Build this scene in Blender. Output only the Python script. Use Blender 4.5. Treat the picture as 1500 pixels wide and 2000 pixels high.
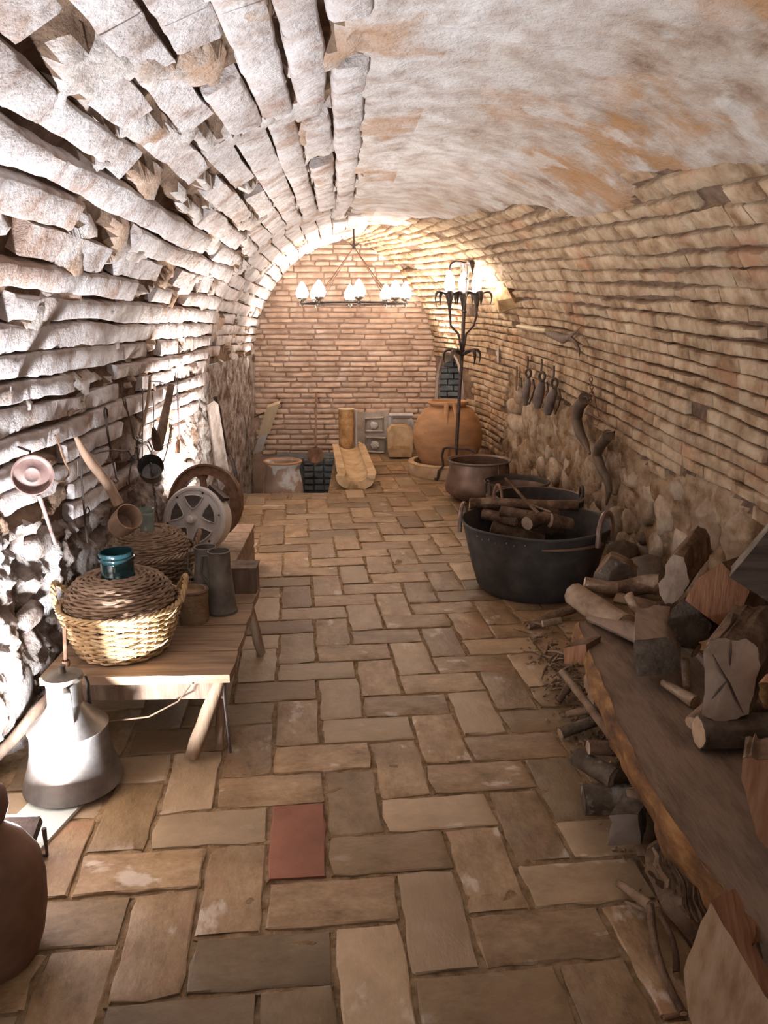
import bpy, math, random
import numpy as np
from mathutils import Vector, Matrix, Euler, noise

for o in list(bpy.data.objects):
    bpy.data.objects.remove(o, do_unlink=True)
R = math.radians
PI = math.pi
SC = bpy.context.scene
COL = SC.collection

# ------------------------------------------------------------------ camera
CAM_H = 1.5
PITCH, YAW = 13.87, -1.91
cam_data = bpy.data.cameras.new('camera')
cam_data.sensor_fit = 'VERTICAL'
cam_data.sensor_height = 36.0
cam_data.sensor_width = 27.0
cam_data.lens = 27.0            # 1500 px focal length over 2000 px of height
cam_data.clip_start = 0.05
cam = bpy.data.objects.new('camera', cam_data)
COL.objects.link(cam)
cam.location = (0, 0, CAM_H)
cam.rotation_euler = (R(90 - PITCH), 0, R(YAW))
SC.camera = cam
CROT = cam.rotation_euler.to_matrix()
CPOS = Vector((0, 0, CAM_H))

# ------------------------------------------------------------------ colour management, world
SC.view_settings.view_transform = 'Standard'
SC.view_settings.look = 'None'
SC.view_settings.gamma = 1.0
SC.view_settings.use_curve_mapping = False
SC.view_settings.exposure = 0.0
world = bpy.data.worlds.new('world')
SC.world = world
world.use_nodes = True
wb = world.node_tree.nodes['Background']
wb.inputs['Color'].default_value = (1.0, 0.93, 0.86, 1)
wb.inputs['Strength'].default_value = 0.3


def lamp(kind, name, loc, energy, color, size=0.1, target=None, spot=None, blend=0.4, size_y=None, spread=None):
    d = bpy.data.lights.new(name, kind)
    d.energy = energy
    d.color = color
    if kind == 'AREA':
        d.size = size
        if size_y:
            d.shape = 'RECTANGLE'
            d.size_y = size_y
        if spread:
            d.spread = R(spread)
    else:
        d.shadow_soft_size = size
    if kind == 'SPOT':
        d.spot_size = R(spot or 120)
        d.spot_blend = blend
    o = bpy.data.objects.new(name, d)
    COL.objects.link(o)
    o.location = loc
    if target is not None:
        o.rotation_euler = (Vector(target) - Vector(loc)).to_track_quat('-Z', 'Y').to_euler()
    return o


# soft fill light added at the open, unseen end behind the camera
lamp('AREA', 'entrance_fill', (0.0, -1.6, 1.75), 13, (0.93, 0.95, 1.0), 1.6, (-0.1, 3.5, 1.6), size_y=1.3)
# flood lamp standing on the floor between the jug and the can, facing up and forwards
lamp('AREA', 'floor_flood_light', (-0.99, 1.93, 0.15), 120, (0.87, 0.92, 1.0), 0.13, (-1.06, 2.20, 1.15), size_y=0.08)
# flood lamp behind the wheel, shining up the wall
lamp('AREA', 'wall_flood_light', (-0.92, 4.85, 0.42), 75, (1.0, 0.97, 0.94), 0.12, (-1.02, 5.2, 1.5), size_y=0.08)
# lamp low on the left wall by the pit
lamp('SPOT', 'pit_light', (-1.04, 8.62, 0.60), 230, (1.0, 0.95, 0.88), 0.04, (-0.62, 8.28, 2.1), 66, 0.5)
# lamp behind the great jar
lamp('SPOT', 'jar_light', (0.96, 8.62, 0.70), 520, (1.0, 0.95, 0.88), 0.04, (0.36, 8.25, 2.3), 70, 0.5)


# ------------------------------------------------------------------ helpers
def P(x, y, X=None, Y=None, z=None):
    d = CROT @ Vector(((x - 750) / 1500.0, (1000 - y) / 1500.0, -1.0))
    if z is not None:
        t = (z - CAM_H) / d.z
    elif Y is not None:
        t = Y / d.y
    else:
        t = X / d.x
    return CPOS + d * t


CINV = CROT.transposed()


def project(p):
    q = CINV @ (Vector(p) - CPOS)
    if q.z > -0.05:
        return None
    return 750 + 1500 * q.x / -q.z, 1000 - 1500 * q.y / -q.z, -q.z


class MB:
    def __init__(self):
        self.v = []
        self.f = []
        self.m = []

    def add(self, vs, fs, m=0):
        n = len(self.v)
        self.v += [tuple(p) for p in vs]
        self.f += [tuple(i + n for i in f) for f in fs]
        self.m += [m] * len(fs)
        return self

    def box(self, c, s, rot=None, m=0, taper=1.0):
        vs = []
        for dz in (-.5, .5):
            for dx, dy in ((-.5, -.5), (.5, -.5), (.5, .5), (-.5, .5)):
                k = taper if dz > 0 else 1
                p = Vector((dx * s[0] * k, dy * s[1] * k, dz * s[2]))
                if rot is not None:
                    p = rot @ p
                vs.append(p + Vector(c))
        return self.add(vs, [(3, 2, 1, 0), (4, 5, 6, 7), (0, 1, 5, 4), (1, 2, 6, 5), (2, 3, 7, 6), (3, 0, 4, 7)], m)

    def tube(self, pts, r, n=8, closed=False, caps=True, m=0, flat=1.0):
        pts = [Vector(p) for p in pts]
        N = len(pts)
        rs = r if isinstance(r, (list, tuple)) else [r] * N
        vs = []
        up = None
        for i in range(N):
            if closed:
                t = pts[(i + 1) % N] - pts[i - 1]
            else:
                t = pts[min(i + 1, N - 1)] - pts[max(i - 1, 0)]
            if t.length < 1e-9:
                t = Vector((0, 0, 1))
            t.normalize()
            if up is None:
                up = Vector((0, 0, 1)) if abs(t.z) < .9 else Vector((1, 0, 0))
            a = t.cross(up)
            if a.length < 1e-6:
                a = t.orthogonal()
            a.normalize()
            b = a.cross(t)
            b.normalize()
            up = b
            for k in range(n):
                q = 2 * PI * k / n
                vs.append(pts[i] + (a * math.cos(q) + b * math.sin(q) * flat) * rs[i])
        fs = []
        M = N if closed else N - 1
        for i in range(M):
            j = (i + 1) % N
            for k in range(n):
                l = (k + 1) % n
                fs.append((i * n + k, i * n + l, j * n + l, j * n + k))
        if caps and not closed:
            fs.append(tuple(range(n - 1, -1, -1)))
            fs.append(tuple((N - 1) * n + k for k in range(n)))
        return self.add(vs, fs, m)

    def lathe(self, prof, n=40, c=(0, 0, 0), m=0, wob=0.0, seed=0, sx=1.0, sy=1.0, caps=(True, False)):
        vs = []
        for i, (r, z) in enumerate(prof):
            for k in range(n):
                a = 2 * PI * k / n
                rr = r
                if wob:
                    rr *= 1 + wob * noise.noise(Vector((math.cos(a) * 1.4 + seed, math.sin(a) * 1.4, z * 6)))
                vs.append((c[0] + rr * math.cos(a) * sx, c[1] + rr * math.sin(a) * sy, c[2] + z))
        fs = []
        for i in range(len(prof) - 1):
            for k in range(n):
                l = (k + 1) % n
                fs.append((i * n + k, i * n + l, (i + 1) * n + l, (i + 1) * n + k))
        if caps[0]:
            fs.append(tuple(range(n - 1, -1, -1)))
        if caps[1]:
            fs.append(tuple((len(prof) - 1) * n + k for k in range(n)))
        return self.add(vs, fs, m)

    def prism(self, poly, ext, m=0, jit=0.0, layers=1, seed=0):
        """3-D polygon swept by a vector, with rough sides"""
        n = len(poly)
        ext = Vector(ext)
        vs = []
        rnd = random.Random(seed)
        cc = sum((Vector(p) for p in poly), Vector()) / n
        for L in range(layers + 1):
            for p in poly:
                q = Vector(p)
                if L > 0 and jit:
                    q = q + Vector((rnd.uniform(-jit, jit), rnd.uniform(-jit, jit), rnd.uniform(-jit, jit)))
                vs.append(q + ext * (L / layers))
        fs = []
        for L in range(layers):
            for k in range(n):
                l = (k + 1) % n
                fs.append((L * n + k, L * n + l, (L + 1) * n + l, (L + 1) * n + k))
        fs.append(tuple(range(n - 1, -1, -1)))
        fs.append(tuple(layers * n + k for k in range(n)))
        return self.add(vs, fs, m)

    def build(self, name, mat, parent=None, loc=None, smooth=True, angle=40):
        me = bpy.data.meshes.new(name)
        if loc is not None:
            L = Vector(loc)
            vv = [(a - L.x, b - L.y, c - L.z) for a, b, c in self.v]
        else:
            vv = self.v
        me.from_pydata(vv, [], self.f)
        mats = mat if isinstance(mat, (list, tuple)) else [mat]
        for q in mats:
            me.materials.append(q)
        if len(mats) > 1:
            me.polygons.foreach_set('material_index', self.m)
        me.update()
        if smooth:
            me.polygons.foreach_set('use_smooth', [True] * len(me.polygons))
            try:
                me.set_sharp_from_angle(angle=R(angle))
            except Exception:
                pass
        o = bpy.data.objects.new(name, me)
        COL.objects.link(o)
        if parent is not None:
            o.parent = parent
        if loc is not None:
            o.location = loc
        return o


def tag(o, label=None, cat=None, group=None, kind=None):
    if label:
        o['label'] = label
    if cat:
        o['category'] = cat
    if group:
        o['group'] = group
    if kind:
        o['kind'] = kind
    return o


def thing(name, label, cat, loc=(0, 0, 0), rot=(0, 0, 0), group=None):
    o = bpy.data.objects.new(name, None)
    o.empty_display_size = 0.1
    COL.objects.link(o)
    o.location = loc
    o.rotation_euler = rot
    return tag(o, label, cat, group)


def fix_normals(o):
    import bmesh
    bm = bmesh.new()
    bm.from_mesh(o.data)
    bmesh.ops.recalc_face_normals(bm, faces=bm.faces)
    bm.to_mesh(o.data)
    bm.free()


# ------------------------------------------------------------------ materials
def mat(name, cols, scale=8.0, rough=0.85, bump=0.4, bdist=0.01, coord='obj', metal=0.0, stretch=(1, 1, 1),
        detail=8.0, rnd=0.0, blotch=None, speck=None, spec=0.3, bscale=None, distort=0.0, tint=None, wave=None, emit=None, lac=0.6):
    m = bpy.data.materials.new(name)
    m.use_nodes = True
    nt = m.node_tree
    N = nt.nodes
    L = nt.links
    bs = N['Principled BSDF']
    bs.inputs['Roughness'].default_value = rough
    bs.inputs['Metallic'].default_value = metal
    bs.inputs['Specular IOR Level'].default_value = spec
    if coord == 'world':
        src = N.new('ShaderNodeNewGeometry').outputs['Position']
    else:
        src = N.new('ShaderNodeTexCoord').outputs['Object']
    mp = N.new('ShaderNodeMapping')
    mp.inputs['Scale'].default_value = stretch
    L.new(src, mp.inputs['Vector'])
    info = N.new('ShaderNodeObjectInfo')
    vec = mp.outputs['Vector']
    if coord != 'world':
        ad = N.new('ShaderNodeVectorMath')
        ad.operation = 'ADD'
        cb = N.new('ShaderNodeCombineXYZ')
        ml = N.new('ShaderNodeMath')
        ml.operation = 'MULTIPLY'
        ml.inputs[1].default_value = 37.0
        L.new(info.outputs['Random'], ml.inputs[0])
        L.new(ml.outputs[0], cb.inputs[0])
        L.new(ml.outputs[0], cb.inputs[1])
        L.new(vec, ad.inputs[0])
        L.new(cb.outputs[0], ad.inputs[1])
        vec = ad.outputs[0]
    nz = N.new('ShaderNodeTexNoise')
    nz.inputs['Scale'].default_value = scale
    nz.inputs['Detail'].default_value = detail
    nz.inputs['Roughness'].default_value = lac
    nz.inputs['Distortion'].default_value = distort
    L.new(vec, nz.inputs['Vector'])
    rp = N.new('ShaderNodeValToRGB')
    el = rp.color_ramp.elements
    n = len(cols)
    for i, c in enumerate(cols):
        pos = 0.3 + 0.4 * i / max(1, n - 1)
        if i < 2:
            e = el[i]
            e.position = pos
        else:
            e = el.new(pos)
        e.color = (c[0], c[1], c[2], 1)
    if n == 1:
        el[1].color = (cols[0][0], cols[0][1], cols[0][2], 1)
    L.new(nz.outputs['Fac'], rp.inputs['Fac'])
    col = rp.outputs['Color']

    def mixin(col, colour, sc, lo, hi, amount, st=None):
        v = vec
        if st:
            m2 = N.new('ShaderNodeMapping')
            m2.inputs['Scale'].default_value = st
            L.new(vec, m2.inputs['Vector'])
            v = m2.outputs['Vector']
        b = N.new('ShaderNodeTexNoise')
        b.inputs['Scale'].default_value = sc
        b.inputs['Detail'].default_value = 5
        b.inputs['Roughness'].default_value = 0.6
        L.new(v, b.inputs['Vector'])
        r = N.new('ShaderNodeMapRange')
        r.inputs['From Min'].default_value = lo
        r.inputs['From Max'].default_value = hi
        r.inputs['To Max'].default_value = amount
        L.new(b.outputs['Fac'], r.inputs['Value'])
        x = N.new('ShaderNodeMix')
        x.data_type = 'RGBA'
        L.new(r.outputs[0], x.inputs['Factor'])
        L.new(col, x.inputs['A'])
        x.inputs['B'].default_value = (colour[0], colour[1], colour[2], 1)
        return x.outputs['Result']

    for b in (blotch or []):
        col = mixin(col, *b)
    if tint:   # random per piece: list of colours with weight
        for k, (c, lo, hi, amt) in enumerate(tint):
            r = N.new('ShaderNodeMath')
            r.operation = 'MULTIPLY'
            r.inputs[1].default_value = 7.31 * (k + 1)
            L.new(info.outputs['Random'], r.inputs[0])
            fr = N.new('ShaderNodeMath')
            fr.operation = 'FRACT'
            L.new(r.outputs[0], fr.inputs[0])
            mr = N.new('ShaderNodeMapRange')
            mr.inputs['From Min'].default_value = lo
            mr.inputs['From Max'].default_value = hi
            mr.inputs['To Max'].default_value = amt
            L.new(fr.outputs[0], mr.inputs['Value'])
            x = N.new('ShaderNodeMix')
            x.data_type = 'RGBA'
            L.new(mr.outputs[0], x.inputs['Factor'])
            L.new(col, x.inputs['A'])
            x.inputs['B'].default_value = (c[0], c[1], c[2], 1)
            col = x.outputs['Result']
    if rnd:
        hs = N.new('ShaderNodeHueSaturation')
        mr = N.new('ShaderNodeMapRange')
        mr.inputs['To Min'].default_value = 1 - rnd
        mr.inputs['To Max'].default_value = 1 + rnd
        L.new(info.outputs['Random'], mr.inputs['Value'])
        L.new(mr.outputs[0], hs.inputs['Value'])
        L.new(col, hs.inputs['Color'])
        col = hs.outputs['Color']
    L.new(col, bs.inputs['Base Color'])
    if bump:
        bn = N.new('ShaderNodeTexNoise')
        bn.inputs['Scale'].default_value = bscale or scale * 3
        bn.inputs['Detail'].default_value = 8
        bn.inputs['Roughness'].default_value = 0.65
        L.new(vec, bn.inputs['Vector'])
        h = bn.outputs['Fac']
        if wave:
            w = N.new('ShaderNodeTexWave')
            w.wave_type = 'BANDS'
            w.bands_direction = wave[2] if len(wave) > 2 else 'Z'
            w.inputs['Scale'].default_value = wave[0]
            w.inputs['Distortion'].default_value = wave[1]
            w.inputs['Detail'].default_value = 3
            w.inputs['Detail Scale'].default_value = 1.5
            L.new(vec, w.inputs['Vector'])
            aa = N.new('ShaderNodeMath')
            aa.operation = 'ADD'
            L.new(h, aa.inputs[0])
            L.new(w.outputs['Fac'], aa.inputs[1])
            h = aa.outputs[0]
        bp = N.new('ShaderNodeBump')
        bp.inputs['Strength'].default_value = bump
        bp.inputs['Distance'].default_value = bdist
        L.new(h, bp.inputs['Height'])
        L.new(bp.outputs['Normal'], bs.inputs['Normal'])
    if emit:
        bs.inputs['Emission Color'].default_value = (emit[0], emit[1], emit[2], 1)
        bs.inputs['Emission Strength'].default_value = emit[3]
    return m


M = {}
# vault: lime-washed brick; bare orange-brown spots come out through the wash
M['vault_brick'] = mat('limewashed_brick', [(.36, .26, .21), (.56, .47, .43), (.66, .59, .56), (.70, .64, .61)], 9, .95, 1.0, .022, 'world',
                       bscale=30, blotch=[((.36, .20, .12), 2.6, .56, .66, .65)], rnd=.07, spec=.1)
M['vault_shell'] = mat('old_lime_plaster', [(.34, .25, .20), (.50, .42, .37), (.62, .55, .51), (.66, .60, .56)], 8, .95, 1.0, .022, 'world',
                       bscale=26, blotch=[((.42, .22, .10), 1.7, .52, .60, .6)], spec=.1)
M['right_plaster'] = mat('patchy_plaster', [(.24, .15, .10), (.38, .28, .21), (.48, .39, .32), (.56, .48, .42)], 6, .95, 1.0, .024, 'world', bscale=22,
                         blotch=[((.40, .20, .08), 1.9, .50, .57, .75), ((.60, .55, .50), 2.6, .56, .62, .6)], spec=.1)
_nt = M['right_plaster'].node_tree      # towards the crown the wash gets evenly white, towards the wall bare patches show
_b = _nt.nodes['Principled BSDF']
_src = _b.inputs['Base Color'].links[0].from_socket
_sep = _nt.nodes.new('ShaderNodeSeparateXYZ')
_geo = _nt.nodes.new('ShaderNodeNewGeometry')
_nt.links.new(_geo.outputs['Position'], _sep.inputs[0])
_n = _nt.nodes.new('ShaderNodeTexNoise')
_n.inputs['Scale'].default_value = 2.2
_n.inputs['Detail'].default_value = 6
_nt.links.new(_geo.outputs['Position'], _n.inputs['Vector'])
_ma = _nt.nodes.new('ShaderNodeMath')
_ma.operation = 'MULTIPLY_ADD'
_ma.inputs[1].default_value = 1.6
_nt.links.new(_n.outputs['Fac'], _ma.inputs[0])
_nt.links.new(_sep.outputs['X'], _ma.inputs[2])
_mr = _nt.nodes.new('ShaderNodeMapRange')
_mr.inputs['From Min'].default_value = 1.15
_mr.inputs['From Max'].default_value = 1.75
_nt.links.new(_ma.outputs[0], _mr.inputs['Value'])
_rp = _nt.nodes.new('ShaderNodeValToRGB')
_rp.color_ramp.elements[0].position, _rp.color_ramp.elements[0].color = .35, (.46, .37, .32, 1)
_rp.color_ramp.elements[1].position, _rp.color_ramp.elements[1].color = .6, (.65, .59, .55, 1)
_n2 = _nt.nodes.new('ShaderNodeTexNoise')
_n2.inputs['Scale'].default_value = 8
_n2.inputs['Detail'].default_value = 8
_nt.links.new(_geo.outputs['Position'], _n2.inputs['Vector'])
_nt.links.new(_n2.outputs['Fac'], _rp.inputs['Fac'])
_mx = _nt.nodes.new('ShaderNodeMix')
_mx.data_type = 'RGBA'
_nt.links.new(_mr.outputs[0], _mx.inputs['Factor'])
_nt.links.new(_rp.outputs['Color'], _mx.inputs['A'])
_nt.links.new(_src, _mx.inputs['B'])
_nt.links.new(_mx.outputs['Result'], _b.inputs['Base Color'])
M['mortar'] = mat('earth_mortar', [(.10, .06, .04), (.19, .12, .08), (.27, .18, .12)], 12, .95, .9, .02, 'world', bscale=40, spec=.1)
M['right_brick'] = mat('tan_brick', [(.20, .112, .06), (.34, .222, .132), (.46, .33, .212), (.52, .395, .27)], 8, .95, .9, .012, 'world',
                       bscale=45, blotch=[((.40, .20, .11), 3.0, .56, .66, .6)], rnd=.12, spec=.1)
M['back_brick'] = mat('pink_brick', [(.36, .23, .16), (.50, .35, .26), (.60, .45, .35)], 6, .9, .6, .008, 'world', bscale=60,
                      blotch=[((.66, .56, .49), 4.0, .58, .68, .6)], rnd=.13, spec=.1)
M['back_mortar'] = mat('pink_mortar', [(.33, .22, .16), (.45, .32, .25)], 9, .95, .8, .01, 'world', bscale=70, spec=.1)
M['rock'] = mat('rough_rock', [(.10, .065, .05), (.30, .23, .19), (.50, .43, .39), (.60, .55, .52)], 9, .95, 1.0, .04, 'world', bscale=26,
                blotch=[((.16, .09, .055), 3.2, .54, .64, .8)], spec=.1)
M['rubble'] = mat('rubble_earth', [(.15, .08, .042), (.28, .175, .10), (.41, .285, .18), (.49, .37, .26)], 7, .95, 1.0, .03, 'world', bscale=28,
                  blotch=[((.42, .25, .12), 2.2, .54, .64, .5)], spec=.1)
M['stone'] = mat('rubble_stone', [(.20, .12, .07), (.34, .235, .15), (.46, .35, .25), (.52, .42, .32)], 6, .92, .9, .02, 'world', bscale=34,
                 rnd=.15, spec=.12)
M['tile'] = mat('clay_floor_tile', [(.13, .070, .030), (.24, .145, .072), (.34, .22, .118), (.43, .30, .175)], 7, .45, .8, .006, 'obj', bscale=16, lac=.78, stretch=(1, 1.5, 1.5),
                blotch=[((.17, .11, .055), 3.0, .52, .68, .6), ((.30, .14, .08), 2.2, .56, .66, .4), ((.60, .50, .41), 4.5, .60, .66, .65)],
                tint=[((.20, .075, .045), .86, .90, .50), ((.13, .085, .040), .62, .8, .65), ((.44, .32, .20), .7, .9, .55)], rnd=.22, spec=.35)
M['grout'] = mat('sandy_grout', [(.15, .088, .042), (.29, .19, .105), (.41, .29, .175)], 24, .95, 1.0, .012, 'world', bscale=70, spec=.1)
# ------------------------------------------------------------------ the vault: profile functions
Y0, Y1 = -1.5, 9.0
ZS, HALF = 1.15, 2.1


def interp(y, tab):
    if y <= tab[0][0]:
        return tab[0][1]
    for (a, va), (b, vb) in zip(tab, tab[1:]):
        if y <= b:
            return va + (vb - va) * (y - a) / (b - a)
    return tab[-1][1]


def XLf(y):
    return interp(y, [(-1.5, -1.16), (6, -1.16), (6.6, -1.24), (9, -1.18)])


def XRf(y):
    return interp(y, [(-1.5, 1.80), (3, 1.76), (4.5, 1.68), (6, 1.60), (7.2, 1.48), (8.1, 1.33), (9, .87)])


def surf(side, s, y):
    """side 'L' or 'R'; s metres along the profile from the springing; y along the tunnel"""
    xl, xr = XLf(y), XRf(y)
    if s < 0:
        z = ZS + s
        lean = 0.05 * s
        return Vector((xl + lean if side == 'L' else xr - lean, y, z))
    t = min(s / HALF, 1.0) * PI / 2
    n = interp(y, [(3, 2.0), (6, 2.0), (9, 1.8)])
    zc = 2.38
    a = (xr - xl) / 2
    xc = (xr + xl) / 2
    cx = abs(math.cos(t)) ** (2 / n) * a
    z = ZS + (zc - ZS) * abs(math.sin(t)) ** (2 / n)
    return Vector((xc - cx if side == 'L' else xc + cx, y, z))


def snorm(side, s, y):
    e = .01
    a = surf(side, s + e, y) - surf(side, s - e, y)
    b = surf(side, s, y + e) - surf(side, s, y - e)
    n = a.cross(b)
    n.normalize()
    c = Vector(((XLf(y) + XRf(y)) / 2, y, 1.2))
    if n.dot(c - surf(side, s, y)) < 0:
        n = -n
    return n


def fbm(p, o=4, sc=1.0, seed=0):
    v = 0
    a = 1
    q = Vector(p) * sc + Vector((seed * 7.1, seed * 3.3, seed))
    for _ in range(o):
        v += a * noise.noise(q)
        q = q * 2.03
        a *= .5
    return v


def smooth(a, b, x):
    t = max(0, min(1, (x - a) / (b - a)))
    return t * t * (3 - 2 * t)


def tilt(side, y):
    return 0 if side == 'L' else 0.075 * (y - 5)


def rubble_top(side, y):
    """s of the upper edge of the rough rock on each wall"""
    if side == 'L':
        return interp(y, [(2, -.25), (3, -.42), (4, -.50), (5, -.45), (6, -.1), (6.3, .1), (9, .1)]) + .07 * noise.noise(Vector((y * 2, 3, 1)))
    return interp(y, [(0, -.60), (3, -.52), (5, -.38), (6.5, -.22), (7.4, -.1), (7.7, -.95), (9, -1.1)]) + .10 * noise.noise(Vector((y * 1.5, 8, 1)))


def plaster(side, s, y):
    """1 where plaster covers the joints"""
    n = fbm((s * 1.0, y * .45, 4 if side == 'L' else 11), 3, 1.6)
    if side == 'L':
        v = (s - 1.86) * 4 + n * .45 - max(0, y - 6) * .4
        n2 = fbm((s * 5, y * 2.0, 7), 3, 1.3)
        v = max(v, n2 * 2.0 - .50)
    else:
        n2 = fbm((s * 4, y * 1.8, 9), 3, 1.3)
        v = (s - interp(y, [(2, .85), (4, 1.12), (5.5, 1.5), (7, 1.9), (9, 2.3)])) * 3.5 + n * 1.3
    return smooth(-.30, .22, v)


NICHE = (8.50, 8.92, .05, 1.16)   # y0, y1, z0, top z of the arched niche


def in_niche(y, z, grow=0.0):
    y0, y1, z0, zt = NICHE
    yc, hw = (y0 + y1) / 2, (y1 - y0) / 2 + grow
    zs = zt - .42
    if abs(y - yc) > hw or z < z0 - grow:
        return False
    if z < zs:
        return True
    return ((y - yc) / hw) ** 2 + ((z - zs) / (zt - zs + grow)) ** 2 < 1


def shell(name, side, s0, s1, ds, dy, y0, y1, depth_fn, material, mat2=None, m2fn=None):
    ns = int((s1 - s0) / ds) + 1
    ny = int((y1 - y0) / dy) + 1
    vs = []
    mi = []
    for j in range(ny + 1):
        y = y0 + (y1 - y0) * j / ny
        for i in range(ns + 1):
            s = s0 + (s1 - s0) * i / ns
            p = surf(side, s, y)
            n = snorm(side, s, y)
            vs.append(p - n * depth_fn(s, y, p))
    fs = []
    for j in range(ny):
        y = y0 + (y1 - y0) * (j + .5) / ny
        for i in range(ns):
            s = s0 + (s1 - s0) * (i + .5) / ns
            if side == 'R' and in_niche(y, ZS + s if s < 0 else 9):
                continue
            a = j * (ns + 1) + i
            f = (a, a + 1, a + ns + 2, a + ns + 1)
            fs.append(f if side == 'R' else f[::-1])
            mi.append(m2fn(s, y) if m2fn else 0)
    return vs, fs, mi


def depth_vault(side):
    def f(s, y, p):
        pl = plaster(side, s, y)
        near = 1 - smooth(6, 8.5, y)
        d = (.042 if side == 'L' else .030) * (.45 + .55 * near)
        base = d * (1 - pl) - .004 * pl
        rt = rubble_top(side, y)
        amp = .012
        return base + amp * fbm(p, 2, 6)
    return f


def depth_rock(side):
    dv = depth_vault(side)

    def f(s, y, p):
        rt = rubble_top(side, y)
        k = smooth(-.04, .06, rt - s)
        if side == 'L':
            a = smooth(6.6, 5.6, y)
            big = .060 * fbm(p, 2, 2.6, 1)
            cr = noise.cell(p * 1) * 0
            vor = noise.voronoi(p * 6.5)[0]
            edge = vor[1] - vor[0]
            rid = noise.ridged_multi_fractal(p * 5.5, .9, 2.1, 4, 1.0, 2.0, noise_basis='PERLIN_ORIGINAL')
            rk = big + .012 * (1 - smooth(0, .30, edge)) + .055 * (1.2 - rid) + .016 * fbm(p, 3, 22, 2)
            rk = rk * (.25 + .75 * a)
        else:
            vor = noise.voronoi(Vector((p.x, p.y * 1.0, p.z * 1.2)) * 5.2)[0]
            edge = vor[1] - vor[0]
            rk = .040 * fbm(p, 2, 2.0, 3) + .018 * (1 - smooth(0, .22, edge)) + .018 * fbm(p, 4, 9, 4) - .006
        return dv(s, y, p) * (1 - k) + rk * k
    return f


def add_shell(name, parts, mats_):
    mb = MB()
    for vs, fs, mi in parts:
        n = len(mb.v)
        mb.v += [tuple(v) for v in vs]
        mb.f += [tuple(i + n for i in f) for f in fs]
        mb.m += mi
    o = mb.build(name, mats_, smooth=True, angle=70)
    tag(o, kind='structure')
    return o


def m2_vault(side):
    return lambda s, y: (0 if side == 'L' else 2) if plaster(side, s, y) > .5 else 1


def m2_wall(side):
    return lambda s, y: 0 if s < rubble_top(side, y) else 1


ceiling = add_shell('ceiling', [shell('c', 'L', 0, HALF, .028, .03, Y0, Y1, depth_vault('L'), None, m2fn=m2_vault('L')),
                                shell('c', 'R', 0, HALF, .028, .03, Y0, Y1, depth_vault('R'), None, m2fn=m2_vault('R'))],
                    [M['vault_shell'], M['mortar'], M['right_plaster']])
wall_left = add_shell('wall_left', [shell('l', 'L', -ZS - .62, 0, .016, .016, 1.6, Y1 + .02, depth_rock('L'), None, m2fn=m2_wall('L')),
                                    shell('l', 'L', -ZS, 0, .06, .06, Y0, 1.6, depth_rock('L'), None, m2fn=m2_wall('L'))], [M['rock'], M['mortar']])
wall_right = add_shell('wall_right', [shell('r', 'R', -ZS, 0, .022, .022, 1.4, Y1 + .02, depth_rock('R'), None, m2fn=m2_wall('R')),
                                      shell('r', 'R', -ZS, 0, .06, .06, Y0, 1.4, depth_rock('R'), None, m2fn=m2_wall('R'))], [M['rubble'], M['mortar']])

# ------------------------------------------------------------------ bricks laid in courses along the vault and the walls
rng = random.Random(7)


def patch_brick(pt, u0, u1, v0, v1, proud, back, seed, nu=5, nv=2, jit=.0035, rough=.004, bevk=.16, wn=0.0, cont=False, edgeh=-.004):
    """small rounded slab on a surface given by pt(u, v) -> (point, normal); pieces have their own edges"""
    r = random.Random(seed)
    du, dv = u1 - u0, v1 - v0
    bev = min(du, dv) * bevk
    if dv == 1:
        bev = .10
    ub = min(bev, du * .08)
    us = [u0, u0 + ub] + [u0 + du * k / (nu - 1) for k in range(1, nu - 1)] + [u1 - ub, u1]
    vs_ = [v0, v0 + bev] + [v0 + dv * k / nv for k in range(1, nv)] + [v1 - bev, v1]
    U, V = len(us), len(vs_)
    P_ = []
    for j, v in enumerate(vs_):
        for i, u in enumerate(us):
            edge = (i in (0, U - 1)) or (j in (0, V - 1))
            uu = u + (r.uniform(-jit, jit) * 2 if i in (0, U - 1) and not cont else 0)
            vv = v + (r.uniform(-jit, jit) if j in (0, V - 1) else 0)
            if dv == 1 and not cont:
                uu = u + r.uniform(-.004, .004) * (i in (0, U - 1))
                vv = v + r.uniform(-.03, .03) * (j in (0, V - 1))
            if cont:
                edge = j in (0, V - 1)
            elif (i in (0, U - 1)) and (j in (0, V - 1)) and dv != 1:
                uu += (bev * .4 if i == 0 else -bev * .4)
                vv += (bev * .3 if j == 0 else -bev * .3)
            p, n = pt(uu, vv)
            h = (edgeh if edge else proud) + r.uniform(-rough, rough)
            if wn:
                h += wn * fbm(p, 2, 9, 3)
            P_.append(p + n * h)
    fs = []
    for j in range(V - 1):
        for i in range(U - 1):
            a = j * U + i
            fs.append((a, a + 1, a + U + 1, a + U))
    ring = [i for i in range(U)] + [j * U + U - 1 for j in range(1, V)] + [(V - 1) * U + i for i in range(U - 2, -1, -1)] + [j * U for j in range(V - 2, 0, -1)]
    n0 = len(P_)
    pc, nc = pt((u0 + u1) / 2, (v0 + v1) / 2)
    for k in ring:
        P_.append(P_[k] - nc * back)
    m = len(ring)
    for k in range(m):
        l = (k + 1) % m
        fs.append((ring[k], n0 + k, n0 + l, ring[l]))
    # orientation
    a, b, c = P_[fs[0][0]], P_[fs[0][1]], P_[fs[0][2]]
    if (b - a).cross(c - a).dot(nc) < 0:
        fs = [f[::-1] for f in fs]
    return P_, fs, pc


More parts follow.
